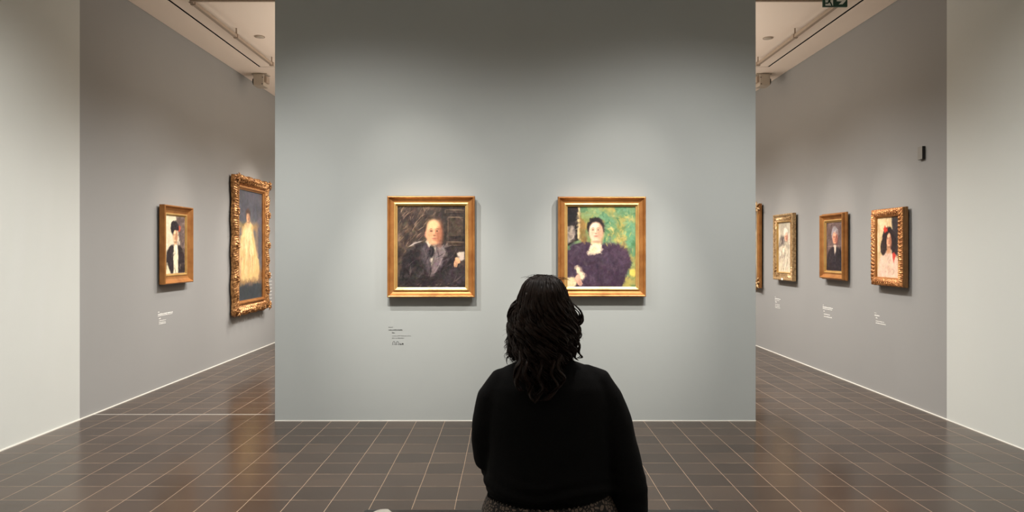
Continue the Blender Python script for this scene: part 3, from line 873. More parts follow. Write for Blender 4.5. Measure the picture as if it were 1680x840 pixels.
canvas(r, w-.206, h-.206, -GAP-.010, paint_shawl())
bm = bmesh.new(); box(bm, -.028, .028, -GAP-.0505, -GAP-.047, -h/2+.003, -h/2+.030); o = obj('title_tag', bm, M_TRIM, r); o['label'] = 'small white title tag'

# right wall, fourth: only the near edge shows past the centre wall
loc, rz, w, h = side_loc(False, 10.05, 11.0, .845, 2.03)
r = picture('framed_painting', 'tall gilt frame showing only its edge past the centre wall, farthest on right', loc, rz, w, h, 'paintings on the right wall')
batten(r, w, h)
P = shift([(0, 0), (0, .036), (.006, .042), (.02, .046), (.04, .046), (.06, .036), (.09, .030)])
obj('frame_moulding', frame_sweep(w, h, P+[(.09, GAP)]), M_GOLD, r)
obj('slip', frame_sweep(w, h, shift([(.088, 0), (.088, .034), (.098, .036), (.106, .020), (.106, 0)])), M_GOLD_Y, r)
canvas(r, w-.206, h-.206, -GAP-.010, paint_plain())
pc = None
for sx in (-1, 1):
    for sz in (-1, 1):
        if pc is None: pc = o = obj('corner_ornament', leaf_cluster_bm(.09), M_GOLD_P, r, True)
        else: o = pc.copy(); COL.objects.link(o); o.parent = r
        o.location = (sx*(w/2-.05), -GAP-.040, sz*(h/2-.06)); o.rotation_euler = (0, -math.atan2(sz, sx), 0); o.scale = (1.1, .8, 1.1)

# ------------------------------------------------------------------ wall texts (too small to read: strokes of the same length)
M_INKW = plain('white lettering', rgb(244, 242, 236), rough=.6, var=0)
M_INKB = plain('black lettering', rgb(40, 38, 36), rough=.6, var=0)
def text_line(bm, x, z, ln, ht, rng, dens=1.0):
    """broken strokes like a line of small print from x to x+ln"""
    p = x
    while p < x+ln-.001:
        word = min(rng.uniform(.018, .05)*ht/.007, x+ln-p)
        q = p
        while q < p+word:
            cw = ht*rng.uniform(.45, .8)
            hh = ht*rng.choice((.68, .68, .68, 1.0))
            sw = ht*.17*dens
            k = rng.randrange(4)
            box(bm, q, q+sw, -.0012, 0, z, z+hh)
            if k in (0, 1): box(bm, q+cw-sw, q+cw, -.0012, 0, z, z+ht*.66)
            if k in (0, 2): box(bm, q+sw, q+cw-(sw if k == 0 else 0), -.0012, 0, z+ht*.66-sw, z+ht*.66)
            if k in (2, 3): box(bm, q+sw, q+cw, -.0012, 0, z, z+sw)
            q += cw+ht*.16
        p += word+ht*.55
def wall_text(label, loc, rz, lines, mat, seed):
    rng = random.Random(seed)
    r = empty('wall_text', loc, rz); tag(r, label, 'wall text', 'wall texts beside the paintings')
    for (x, z, ln, ht, d) in lines:
        bm = bmesh.new(); text_line(bm, x, z, ln, ht, rng, d); obj('text_line', bm, mat, r)
    return r
S0 = YW/1178
cx, cz = (637.5-836)*S0, 1.38-(536-410)*S0
r = wall_text('black printed caption below the dark brown portrait on the centre wall', (cx, YW, cz), 0,
    [(0, -.007, .032, .006, .9), (0, -.030, .115, .010, 1.7), (.028, -.053, .024, .010, 1.7), (.028, -.076, .150, .007, .9), (.028, -.095, .095, .007, .9)], M_INKB, 1)
bm = bmesh.new()
for k in (0, 1):     # two audio guide pictograms and a short bold number
    ox = .032+k*.029
    pts = [(ox+.011+.0095*math.cos(a), -.0008, -.132+.0125*math.sin(a)) for a in [(-.25+1.5*i/14)*PI for i in range(15)]]
    tube(bm, pts, .0014, 5)
    box(bm, ox-.001, ox+.006, -.0012, 0, -.145, -.141); box(bm, ox+.016, ox+.024, -.0012, 0, -.145, -.141)
obj('pictogram', bm, M_INKB, r)
bm = bmesh.new(); text_line(bm, .090, -.146, .028, .019, random.Random(5), 1.7); obj('number', bm, M_INKB, r)

def side_text(label, left, ypx, zpx, Y, lines, seed):
    wall_text(label, ((XL-.006 if left else XR+.006), Y, 1.38-(zpx-410)*Y/1178), PI/2 if left else -PI/2, lines, M_INKW, seed)
side_text('white printed caption below the gold scoop frame on the left wall', True, 260, 511, 7.137,
    [(0, -.012, .03, .010, 1), (0, -.036, .32, .013, 1.7), (0, -.050, .30, .011, 1.2), (.02, -.078, .03, .013, 1.5), (.02, -.100, .14, .010, 1.1), (.02, -.118, .14, .010, 1.1), (.02, -.132, .14, .010, 1.1)], 11)
side_text('white caption right of the tall ornate frame, cut by the centre wall edge', True, 447, 440, 10.30,
    [(0, -.10-.05*i, .26, .012, 1.0) for i in range(9)], 12)
side_text('white caption below the red gold carved frame on the right wall', False, 1434, 512, 6.995,
    [(0, -.010, .04, .009, .9), (0, -.034, .095, .012, 1.7), (.025, -.058, .035, .012, 1.6), (.025, -.086, .16, .009, 1.2), (.025, -.106, .185, .010, 1.3)], 13)
side_text('white caption below the plain stepped gold frame on the right wall', False, 1349, 499, 8.15,
    [(0, -.012, .03, .009, .9), (0, -.035, .25, .013, 1.7), (0, -.052, .235, .010, 1.1), (.02, -.080, .03, .012, 1.4), (.03, -.112, .15, .010, 1.2), (.03, -.138, .20, .011, 1.2)], 14)
side_text('white caption below the pale gilt frame on the right wall', False, 1271, 486, 9.62,
    [(0, -.010, .02, .009, .8), (0, -.034, .20, .013, 1.5), (0, -.054, .15, .010, 1.0), (.01, -.078, .06, .012, 1.3), (.01, -.108, .17, .009, .9), (.01, -.130, .15, .009, .9), (.01, -.150, .17, .009, .9)], 15)

# ------------------------------------------------------------------ small fittings
# sensor box on the right wall
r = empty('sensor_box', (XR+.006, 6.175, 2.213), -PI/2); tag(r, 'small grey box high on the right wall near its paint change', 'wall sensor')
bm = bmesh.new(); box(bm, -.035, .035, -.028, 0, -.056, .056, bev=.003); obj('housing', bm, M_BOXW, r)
bm = bmesh.new(); box(bm, .033, .0365, -.027, -.002, -.055, .055); box(bm, -.033, .033, -.026, -.004, -.0575, -.0545); obj('edge_shade', bm, M_BLK, r)  # black strips standing in for shade on the near side and underside

# exit sign
r = empty('exit_sign', (2.81, 6.2, 3.478)); tag(r, 'dark green emergency exit sign with white running figure and arrow', 'exit sign')
EW, EH = .2105, .105
M_GREEN = plain('sign green', rgb(16, 62, 48), rough=.35, var=.02)
M_SIGNW = plain('sign white', rgb(225, 228, 220), rough=.4, var=.01)
bm = bmesh.new(); box(bm, -EW/2, EW/2, -.006, .012, 0, EH, bev=.001); obj('panel', bm, M_GREEN, r)
for hx in (-.09, .086):
    bm = bmesh.new(); box(bm, hx, hx+.004, 0, .006, EH-.001, 3.665-3.478); obj('hanger', bm, M_RAIL, r)
def flat(bm, pts, y0=-.0075, y1=-.0055):
    a = [bm.verts.new((x, y0, z)) for x, z in pts]; b = [bm.verts.new((x, y1, z)) for x, z in pts]
    bm.faces.new(a); bm.faces.new(b[::-1])
    for i in range(len(pts)):
        j = (i+1) % len(pts); bm.faces.new((a[i], b[i], b[j], a[j]))
bm = bmesh.new()
flat(bm, [(-.086, .009), (-.020, .009), (-.020, .096), (-.086, .096)])
obj('doorway_panel', bm, M_SIGNW, r)
bm = bmesh.new()
def limb(bm, pts, wdt):
    for (x0, z0), (x1, z1) in zip(pts[:-1], pts[1:]):
        dx, dz = x1-x0, z1-z0; l = math.hypot(dx, dz); nx, nz = -dz/l*wdt, dx/l*wdt
        flat(bm, [(x0+nx, z0+nz), (x1+nx, z1+nz), (x1-nx, z1-nz), (x0-nx, z0-nz)], -.0095, -.0072)
limb(bm, [(-.046, .075), (-.054, .045)], .009)
limb(bm, [(-.054, .048), (-.040, .030), (-.030, .007)], .0055)
limb(bm, [(-.056, .048), (-.062, .030), (-.086, .029)], .0055)
limb(bm, [(-.045, .072), (-.030, .060), (-.020, .066)], .004)
limb(bm, [(-.048, .074), (-.068, .070), (-.074, .054)], .004)
flat(bm, [(-.038+.009*math.cos(a), .088+.009*math.sin(a)) for a in [i*PI/8 for i in range(16)]], -.0095, -.0072)
obj('running_figure', bm, M_GREEN, r)
bm = bmesh.new()
flat(bm, [(.012, .046), (.068, .046), (.068, .060), (.012, .060)])
flat(bm, [(.044, .086), (.062, .086), (.092, .053), (.062, .020), (.030, .020), (.066, .053)])
obj('arrow', bm, M_SIGNW, r)

# lighting rails under the ceiling, both openings
def rail(label, x, sgn):
    r = empty('lighting_rail', (x, 7.4, HC)); tag(r, label, 'lighting rail', 'lighting rails')
    z = -.085
    bm = bmesh.new(); box(bm, -.016, .016, -1.05, 1.14, z-.016, z+.016, bev=.004); box(bm, .0175*sgn-.0, .0235*sgn, -1.05, 1.14, z-.012, z-.004) if sgn > 0 else box(bm, -.0235, -.0175, -1.05, 1.14, z-.012, z-.004); obj('rail', bm, M_RAIL, r)
    bm = bmesh.new(); box(bm, *(sorted((0, -sgn*2.75))), -1.078, -1.052, z-.010, z+.012, bev=.003); obj('cross_rail', bm, M_RAIL, r)
    for y in (-1.0, 0.0, 1.1):
        bm = bmesh.new(); box(bm, -.024, .024, y-.02, y+.02, z-.022, z+.022, bev=.004); box(bm, -.006, .006, y-.006, y+.006, z+.02, 0); obj('bracket', bm, M_RAIL, r)
rail('slim beige lighting rail under the ceiling in the left opening', -2.815, -1)
rail('slim beige lighting rail under the ceiling in the right opening', 2.94, 1)

def detector(label, x, y):
    r = empty('ceiling_detector', (x, y, HC)); tag(r, label, 'detector', 'ceiling detectors')
    bm = bmesh.new(); disc_cyl(bm, (0, 0, -.003), .055, .006, 28); obj('base', bm, M_RAIL, r)
    bm = bmesh.new(); disc_cyl(bm, (0, 0, -.009), .036, .006, 24, r2=.044); obj('cap', bm, M_DEV, r)
detector('round flat ceiling detector in the left opening', (426-836)*7.69/1178, 7.69)
detector('round flat ceiling detector in the right opening', (1260-836)*7.74/1178, 7.74)

def box_unit(label, x, y, sgn):
    """beige box under the ceiling; its black lens looks at the side wall (sgn -1 left, +1 right)"""
    r = empty('box_projector', (x, y, HC)); tag(r, label, 'projector', 'ceiling box projectors')
    bm = bmesh.new(); box(bm, -.10, .10, -.04, .10, -.016, 0, bev=.003); obj('mounting_plate', bm, M_DEV, r)
    bm = bmesh.new(); box(bm, -.068, .068, -.07, .13, -.165, -.016, bev=.012); obj('housing', bm, M_DEV, r)
    bm = bmesh.new(); disc_cyl(bm, (sgn*.082, .03, -.095), .042, .034, 24, 'X'); obj('lens', bm, M_BLK, r)
    bm = bmesh.new(); box(bm, *(sorted((-sgn*.068, -sgn*.10))), -.05, .07, -.12, -.04, bev=.004); obj('end_bracket', bm, M_RAIL, r)
    for q in ((-sgn*.055, -.071, -.06), (-sgn*.05, -.071, -.145)):
        bm = bmesh.new(); disc_cyl(bm, q, .007, .004, 12, 'Y'); obj('screw', bm, M_BLK, r)
box_unit('beige box projector with black lens below the ceiling, left opening', (426-836)*9.3/1178, 9.32, -1)
box_unit('beige box projector with black lens below the ceiling, right opening', (1253-836)*9.3/1178, 9.32, 1)

# ------------------------------------------------------------------ bench and leaflet
M_BENCH = plain('black leather', (0.010, 0.009, 0.008, 1), rough=.38, var=.2, scale=60, bump=.2)
M_STEEL = plain('dark steel', (0.03, 0.03, 0.03, 1), rough=.35, metal=.8)
BX, BYF, BYN, BZ = .115, 2.575, 2.06, .452
r = empty('bench', (BX, (BYF+BYN)/2, 0)); tag(r, 'black upholstered bench under the seated person', 'bench')
hw, hd = .635, (BYF-BYN)/2
bm = bmesh.new(); box(bm, -hw, hw, -hd, hd, BZ-.09, BZ, bev=.012); obj('seat', bm, M_BENCH, r)
bm = bmesh.new(); box(bm, -hw+.04, hw-.04, -hd+.04, hd-.04, BZ-.12, BZ-.09); obj('seat_frame', bm, M_STEEL, r)
for sx in (-1, 1):
    for sy in (-1, 1):
        bm = bmesh.new(); box(bm, sx*(hw-.08)-.02, sx*(hw-.08)+.02, sy*(hd-.07)-.02, sy*(hd-.07)+.02, 0, BZ-.12, bev=.003); obj('leg', bm, M_STEEL, r)

# soft pouch with a white leaflet on it
bm = bmesh.new()
bmesh.ops.create_uvsphere(bm, u_segments=40, v_segments=20, radius=1)
for v in bm.verts:
    n = mnoise.noise(v.co*2.3+Vector((3, 1, 2)))
    v.co = Vector((v.co.x*.080*(1+.2*n), v.co.y*.07*(1+.25*n), max(-.5, v.co.z)*.020*(1+.3*mnoise.noise(v.co*4))+.0135))
o = obj('cloth_pouch', bm, plain('dark olive cloth', rgb(58, 52, 43), rough=.6, var=.25, scale=40, bump=.4), None, True)
o.location = (-.43, 2.43, BZ); tag(o, 'crumpled dark olive cloth pouch at the left end of the bench', 'pouch')
bm = bmesh.new()
g = []
for i in range(13):
    u = i/12
    g.append([bm.verts.new((-.038+.076*u, -.040+.056*j, .004+.010*math.sin(u*PI)*(1-j*.3)+.010*j)) for j in (0, 1)])
for i in range(12): bm.faces.new((g[i][0], g[i+1][0], g[i+1][1], g[i][1]))
bmesh.ops.solidify(bm, geom=bm.faces[:], thickness=.0012)
o = obj('leaflet', bm, plain('white paper', rgb(236, 232, 222), rough=.6, var=.02), None)
o.location = (-.430, 2.405, BZ+.0325); o.rotation_euler = (0, 0, .75)
tag(o, 'folded white paper leaflet lying on the olive pouch', 'leaflet')

# ------------------------------------------------------------------ person
dg = None
def remeshed(bm, voxel, smooth=6, name='m'):
    """fuse overlapping volumes of bm into one smooth skin"""
    bmesh.ops.recalc_face_normals(bm, faces=bm.faces[:])
    me = bpy.data.meshes.new(name); bm.to_mesh(me); bm.free()
    o = bpy.data.objects.new(name, me); COL.objects.link(o)
    md = o.modifiers.new('r', 'REMESH'); md.mode = 'VOXEL'; md.voxel_size = voxel
    if smooth:
        sm = o.modifiers.new('s', 'SMOOTH'); sm.iterations = smooth; sm.factor = .5
    d = bpy.context.evaluated_depsgraph_get()
    out = bpy.data.meshes.new_from_object(o.evaluated_get(d))
    bpy.data.objects.remove(o); bpy.data.meshes.remove(me)
    out.shade_smooth()
    return out

PX, PY = .128, 2.285
M_SKIN = plain('skin', rgb(206, 164, 140), rough=.5, var=.04, scale=30)
M_KNIT = plain('black sweatshirt', (0.0042, 0.0042, 0.0046, 1), rough=.9, var=.25, scale=220, bump=.3, spec=.15)
M_HAIR = plain('dark brown hair', (0.016, 0.0080, 0.0054, 1), rough=.5, var=.4, scale=35, spec=.18)
M_SHOE = plain('black shoe', (0.01, 0.01, 0.01, 1), rough=.5)

HX, HY, HZ = .108, 2.285, 1.195      # head centre
LSH, RSH = Vector((PX-.148, PY+.0, .925)), Vector((PX+.152, PY+.0, .925))
LEL, LWR = Vector((PX-.178, PY+.040, .700)), Vector((PX-.055, PY+.255, .625))
REL, RWR = Vector((PX+.222, PY-.024, .735)), Vector((PX+.270, PY+.000, .498))
HIPL, HIPR = Vector((PX-.10, PY+.0, .55)), Vector((PX+.10, PY+.0, .55))
KNL, KNR = Vector((PX-.12, PY+.46, .545)), Vector((PX+.13, PY+.46, .545))
ANL, ANR = Vector((PX-.13, PY+.50, .085)), Vector((PX+.15, PY+.50, .085))

def seg(a, b, n):
    return [a.lerp(b, i/n) for i in range(n+1)]

def hand(bm, wrist, d, up, side, curl, ln=.17, flatten=0.0):
    """palm, four bent fingers of unequal length and a thumb leaving the side of the palm"""
    d = d.normalized(); side = (side - d*side.dot(d)).normalized(); up = side.cross(d).normalized() * (1 if side.cross(d).dot(up) > 0 else -1)
    pl = ln*.52
    for k in (-.034, -.012, .011, .033):
        tube(bm, [wrist+side*k*.6, wrist+d*pl*.5+side*k*.95, wrist+d*pl+side*k], [.015, .016, .0115], 8)
    for i, (k, l) in enumerate(((-.038, .056), (-.013, .071), (.012, .077), (.037, .067))):
        p = wrist+d*pl*.92+side*k
        dd = d.copy(); pts = [p]; rad = [.0094]
        for j in range(3):
            ang = curl*(.5+.4*j)
            dd = (d*math.cos(ang)-up*math.sin(ang)).normalized()
            p = p+dd*l*(.46, .31, .23)[j]+side*k*.16
            pts.append(p); rad.append((.0088, .0081, .0063)[j])
        tube(bm, pts, rad, 8)
    t0 = wrist+d*pl*.28+side*.026
    tube(bm, [t0, t0+side*.024+d*.022-up*.004, t0+side*.036+d*.050-up*.008, t0+side*.036+d*.072-up*.012], [.014, .0125, .0105, .0075], 8)

# --- body
bm = bmesh.new()
# torso
loft(bm, [ering((PX, PY, z), rx, ry, 24, 2.3) for z, rx, ry in
          ((.475, .12, .08), (.52, .158, .105), (.60, .152, .10), (.68, .128, .09), (.78, .135, .092), (.88, .148, .095), (.95, .150, .085), (.995, .115, .07), (1.03, .06, .058))])
# neck and head
tube(bm, [(HX+.008, HY-.005, .97), (HX+.004, HY-.002, 1.05), (HX, HY+.005, 1.13)], [.060, .054, .054], 16)
ball(bm, (HX, HY-.010, HZ+.016), .074, 24, .95, 1.2, 1.03)
loft(bm, [ering((HX, HY+y, HZ+z), rx, ry, 20, 2.2) for z, y, rx, ry in
          ((-.115, .060, .022, .026), (-.098, .045, .042, .045), (-.06, .03, .058, .066), (-.02, .02, .066, .080), (.03, .012, .068, .088), (.07, .0, .05, .07))])
for s in (-1, 1):
    ball(bm, (HX+s*.074, HY+.0, HZ-.012), .022, 10, .35, .75, 1.25)        # ears
    ball(bm, (HX+s*.034, HY+.066, HZ-.038), .026, 12, 1, .8, .9)            # cheeks
    ball(bm, (HX+s*.028, HY+.086, HZ+.014), .014, 10, 1.7, .7, .5)          # brows
tube(bm, [(HX, HY+.098, HZ+.008), (HX, HY+.110, HZ-.018), (HX, HY+.120, HZ-.038)], [.008, .010, .013], 10)
ball(bm, (HX, HY+.102, HZ-.066), .016, 10, 1.5, .6, .42); ball(bm, (HX, HY+.099, HZ-.078), .015, 10, 1.3, .6, .5)
# arms
for sh, el, wr in ((LSH, LEL, LWR), (RSH, REL, RWR)):
    tube(bm, [Vector((PX, PY, .92)).lerp(sh, .6)]+seg(sh, el, 3)[0:]+seg(el, wr, 3)[1:], [.048, .048, .045, .041, .037, .035, .031, .025], 12)
hand(bm, LWR, Vector((.55, .55, -.25)), Vector((0, .2, 1)), Vector((.6, .8, 0)), .35)
hand(bm, RWR, Vector((.28, .60, -.10)), Vector((0, 0, 1)), Vector((-.9, .3, .0)), .05)
# legs
for hp, kn, an in ((HIPL, KNL, ANL), (HIPR, KNR, ANR)):
    tube(bm, [Vector((PX, PY, .55)).lerp(hp, .5)]+seg(hp, kn, 3)+seg(kn, an, 4)[1:], [.08, .082, .076, .066, .055, .053, .050, .042, .034], 14)
    tube(bm, [an+Vector((0, -.03, -.03)), an+Vector((0, .05, -.045)), an+Vector((0, .13, -.062)), an+Vector((0, .185, -.067))], [.032, .034, .026, .014], 12)
me = remeshed(bm, .0034, 5, 'person')
person = link_mesh('person', me, M_SKIN)
tag(person, 'person seated with back turned, wavy dark hair, black sweatshirt, leopard print trousers', 'person')

def pobj(name, me, mat):
    return link_mesh(name, me, mat, person)

# eyes
M_EYE = plain('eye', rgb(210, 205, 198), rough=.2)
for s in (-1, 1):
    bm = bmesh.new(); ball(bm, (HX+s*.030, HY+.083, HZ-.006), .0115, 12); eb = obj('eye', bm, M_EYE, person, True)
    bm = bmesh.new(); ball(bm, (HX+s*.030, HY+.0918, HZ-.006), .0052, 12, 1, .6, 1); obj('iris', bm, M_HAIR, eb, True)

# --- sweatshirt
bm = bmesh.new()
def px2(xp, yp, Y): return (xp-836)*Y/1178, 1.38-(yp-410)*Y/1178
prof = [  # z, centre x, rx, ry, y shift
    (.612, PX-.004, .192, .138, .0), (.626, PX-.004, .203, .146, .0), (.65, PX-.002, .206, .150, .0), (.68, PX+.002, .200, .148, .0),
    (.74, PX+.002, .198, .142, .0), (.80, PX, .197, .138, .0), (.86, PX-.002, .198, .134, .0), (.91, PX-.002, .197, .128, .002),
    (.95, PX-.002, .190, .118, .006), (.98, PX-.002, .172, .102, .010), (1.005, PX-.006, .138, .086, .012), (1.02, PX-.010, .098, .074, .012), (1.035, HX+.004, .074, .066, .008)]
loft(bm, [ering((cx, PY+ys, z), rx, ry, 36, 2.35) for z, cx, rx, ry, ys in prof])
def sleeve(pts, rad):
    tube(bm, pts, rad, 18)
sleeve([Vector((PX-.100, PY+.005, .955)), Vector((PX-.142, PY+.003, .945)), Vector((PX-.172, PY+.0, .905)), Vector((PX-.188, PY+.004, .84)), Vector((PX-.193, PY+.012, .775)), Vector((PX-.188, PY+.030, .715)), Vector((PX-.165, PY+.085, .672)), Vector((PX-.118, PY+.155, .656)), Vector((PX-.072, PY+.232, .630))],
       [.060, .062, .063, .060, .057, .055, .056, .052, .036])
sleeve([Vector((PX+.100, PY+.005, .962)), Vector((PX+.146, PY+.0, .948)), Vector((PX+.172, PY-.004, .905)), Vector((PX+.192, PY-.014, .84)), Vector((PX+.210, PY-.022, .775)), Vector((PX+.226, PY-.026, .71)), Vector((PX+.241, PY-.024, .64)), Vector((PX+.252, PY-.016, .58)), Vector((PX+.262, PY-.008, .545)), Vector((PX+.266, PY-.003, .52))],
       [.058, .062, .064, .064, .062, .061, .061, .058, .048, .034])
me = remeshed(bm, .0075, 5, 'sweatshirt')
# soft folds
n = len(me.vertices)
co = np.empty(n*3, np.float32); me.vertices.foreach_get('co', co); co = co.reshape(-1, 3)
no = np.empty(n*3, np.float32); me.vertices.foreach_get('normal', no); no = no.reshape(-1, 3)
for i in range(n):
    x, y, z = co[i]
    f = mnoise.noise(Vector((x*5+1, y*5, z*16)))*.5+mnoise.noise(Vector((x*16, y*9, z*9+4)))*.5
    low = max(0, 1-(z-.58)/.15); armf = min(1, max(0, (abs(x-PX)-.15)/.05))
    amp = .0035+.006*low+.004*armf
    co[i] += no[i]*f*amp
    d = math.hypot(x-PX+.02, z-.66)
    co[i] += no[i]*.004*math.sin(z*150+math.sin(x*20)*2)*math.exp(-((z-.645)/.035)**2)*(1 if x < PX+.2 else .3)
me.vertices.foreach_set('co', co.ravel()); me.update()
pobj('sweatshirt', me, M_KNIT)
# ribbed hem band and cuffs
bm = bmesh.new()
rings = []
for j, z in enumerate((.590, .594, .608, .624, .630)):
    ring = []
    for k in range(160):
        a = 2*PI*k/160; rib = .0015*(1 if k % 2 else -1)
        off = (-.004, .002, .004, .003, -.006)[j]
        dip = -.020*math.sin(a)*-1 if False else .016*math.cos(a+.3)
        ring.append((PX-.004+(.190+off+rib)*math.copysign(abs(math.cos(a))**.87, math.cos(a)), PY+(.139+off+rib)*math.copysign(abs(math.sin(a))**.87, math.sin(a)), z+dip))
    rings.append(ring)
loft(bm, rings, cap=False)
bmesh.ops.solidify(bm, geom=bm.faces[:], thickness=.004)
obj('hem_band', bm, M_KNIT, person, True)
for nm, a, b in (('cuff', LWR-Vector((.055, .085, -.012))*.55, LWR), ('cuff', Vector((PX+.266, PY-.004, .527)), RWR-Vector((0, 0, .003)))):
    bm = bmesh.new(); tube(bm, [a, a.lerp(b, .3), a.lerp(b, .8), b], [.036, .039, .038, .034], 28); obj(nm, bm, M_KNIT, person, True)
# neckband
bm = bmesh.new()
pts = [(HX+.004+.074*math.cos(2*PI*k/40), PY+.008+.068*math.sin(2*PI*k/40), 1.032) for k in range(41)]
tube(bm, pts, .010, 8); obj('neckband', bm, M_KNIT, person, True)

# --- trousers
def leopard():
    m, nt, b = new_mat('leopard print'); L = nt.links
    tc = N(nt, 'ShaderNodeTexCoord')
    nz = N(nt, 'ShaderNodeTexNoise'); nz.inputs['Scale'].default_value = 22; L.new(tc.outputs['Object'], nz.inputs['Vector'])
    mx = N(nt, 'ShaderNodeVectorMath', operation='MULTIPLY_ADD'); L.new(nz.outputs['Color'], mx.inputs[0]); mx.inputs[1].default_value = (.014, .014, .014); L.new(tc.outputs['Object'], mx.inputs[2])
    vo = N(nt, 'ShaderNodeTexVoronoi', feature='DISTANCE_TO_EDGE'); vo.inputs['Scale'].default_value = 78; L.new(mx.outputs[0], vo.inputs['Vector'])
    cr = N(nt, 'ShaderNodeValToRGB'); cr.color_ramp.elements[0].position = .10; cr.color_ramp.elements[0].color = (.006, .005, .005, 1)
    cr.color_ramp.elements[1].position = .20; cr.color_ramp.elements[1].color = rgb(116, 100, 88)
    e = cr.color_ramp.elements.new(.42); e.color = rgb(92, 78, 70)
    L.new(vo.outputs['Distance'], cr.inputs['Fac']); L.new(cr.outputs['Color'], b.inputs['Base Color'])
    b.inputs['Roughness'].default_value = .8
    return m
bm = bmesh.new()
loft(bm, [ering((PX, PY+ys, z), rx, ry, 30, 2.5) for z, rx, ry, ys in
          ((.459, .185, .13, .02), (.478, .208, .148, .012), (.52, .218, .160, .006), (.56, .217, .160, .002), (.60, .200, .144, .0), (.635, .180, .124, .0))])
for hp, kn, an in ((HIPL, KNL, ANL), (HIPR, KNR, ANR)):
    tube(bm, [hp+Vector((0, -.02, 0))]+seg(hp, kn, 3)[1:]+seg(kn, an+Vector((0, 0, .02)), 4)[1:], [.092, .090, .084, .074, .068, .068, .068, .066], 16)
me = remeshed(bm, .008, 4, 'trousers')
pobj('trousers', me, leopard())

# --- shoes
for an in (ANL, ANR):
    bm = bmesh.new()
    tube(bm, [an+Vector((0, -.055, -.045)), an+Vector((0, -.02, -.032)), an+Vector((0, .05, -.04)), an+Vector((0, .13, -.052)), an+Vector((0, .20, -.058)), an+Vector((0, .225, -.062))], [.030, .046, .046, .040, .026, .012], 16)
    for v in bm.verts: v.co.z = max(.012, v.co.z)
    box(bm, an.x-.042, an.x+.042, an.y-.065, an.y+.215, 0, .016, bev=.006)
    obj('shoe', bm, M_SHOE, person, True)

# --- hair
def interp(tab, z):
    for (z0, a), (z1, b) in zip(tab[:-1], tab[1:]):
        if z0 >= z >= z1:
            t = (z0-z)/(z0-z1); return a+(b-a)*t
    return tab[-1][1] if z < tab[-1][0] else tab[0][1]
HW = [(1.304, .004), (1.300, .024), (1.293, .040), (1.283, .053), (1.264, .066), (1.225, .079), (1.195, .088), (1.165, .100), (1.135, .102), (1.10, .097), (1.075, .096), (1.040, .094), (1.015, .074), (.97, .058), (.935, .034)]
HD = [(1.304, .004), (1.297, .040), (1.28, .066), (1.25, .094), (1.20, .110), (1.15, .114), (1.10, .114), (1.05, .118), (1.01, .128), (.97, .136), (.935, .140)]
def hcx(z): return HX+(0 if z > 1.10 else (1.10-z)*-.14)
def hpt(phi, z, k=1.0):
    """phi 0 = straight back (towards -Y), +-90 deg = sides"""
    return Vector((hcx(z)+math.sin(phi)*interp(HW, z)*k, HY-math.cos(phi)*interp(HD, z)*k, z))
bm = bmesh.new()
# under-layer
zs = [1.300, 1.290, 1.276, 1.262, 1.225, 1.19, 1.155, 1.12, 1.085, 1.05, 1.02]
nphi = 30
outer, inner = [], []
for z in zs:
    pm = math.radians(118 if z > 1.06 else 100)
    if z > 1.261: pm = PI*.985
    outer.append([bm.verts.new(hpt(-pm+2*pm*k/nphi, z, .93)) for k in range(nphi+1)])
    inner.append([bm.verts.new(hpt(-pm+2*pm*k/nphi, z, .70)) for k in range(nphi+1)])
for grid in (outer, inner):
    for a, b in zip(grid[:-1], grid[1:]):
        for k in range(nphi): bm.faces.new((a[k], a[k+1], b[k+1], b[k]))
for k in range(nphi):
    bm.faces.new((outer[-1][k], outer[-1][k+1], inner[-1][k+1], inner[-1][k])); bm.faces.new((outer[0][k], inner[0][k], inner[0][k+1], outer[0][k+1]))
bm.faces.new(outer[0])
for i in range(len(zs)-1):
    for e in (0, nphi): bm.faces.new((outer[i][e], outer[i+1][e], inner[i+1][e], inner[i][e]))
rng = random.Random(21)
def lock(phi, z0, z1, r, amp, wl, k=1.0, flare=0.0, steps=26, n=5):
    ph = rng.uniform(0, 2*PI); pts, rad = [], []
    drift = rng.gauss(0, .10)
    for i in range(steps):
        t = i/(steps-1); z = z0+(z1-z0)*t
        p = hpt(phi+drift*t, z, k)
        out = Vector((math.sin(phi), -math.cos(phi), 0)); tan = Vector((math.cos(phi), math.sin(phi), 0))
        s = (z0-z)/wl*2*PI+ph
        g = min(1, t*2.2)
        tip = max(0, (t-.75)/.25)
        p += tan*math.sin(s)*amp*g + out*(math.cos(s)*amp*.6*g+flare*tip**2)
        pts.append(p); rad.append(r*(.5+.7*math.sin(PI*min(1, t*.85+.1)))*(1-.75*tip))
    tube(bm, pts, rad, n, flat=.75)
def ringlet(phi, z0, z1, amp, wl, k, flare, nst, spread, r):
    """a lock: several strands sharing one wave, so the hair clumps"""
    global rng
    ph = rng.uniform(0, 2*PI); drift = rng.gauss(0, .12)
    for q in range(nst):
        dph = rng.gauss(0, .35); da = rng.gauss(0, spread); dz = rng.uniform(-.02, .02); kk = k+rng.gauss(0, .02)
        pts, rad = [], []
        steps = 30
        for i in range(steps):
            t = i/(steps-1); z = z0+(z1+dz-z0)*t
            conv = 1-.5*t
            p = hpt(phi+drift*t+da*conv/.5*.5, z, kk)
            out = Vector((math.sin(phi), -math.cos(phi), 0)); tan = Vector((math.cos(phi), math.sin(phi), 0))
            s_ = (z0-z)/wl*2*PI+ph+dph
            g = min(1, max(.1, (1.25-z)/.12))
            p += tan*math.sin(s_)*amp*g+out*(math.cos(s_)*amp*.8*g+flare*max(0, (t-.7)/.3)**2)
            pts.append(p); rad.append(r*(.55+.6*math.sin(PI*min(1, t*.85+.1)))*(1-.7*max(0, (t-.75)/.25)))
        tube(bm, pts, rad, 5, flat=.8)
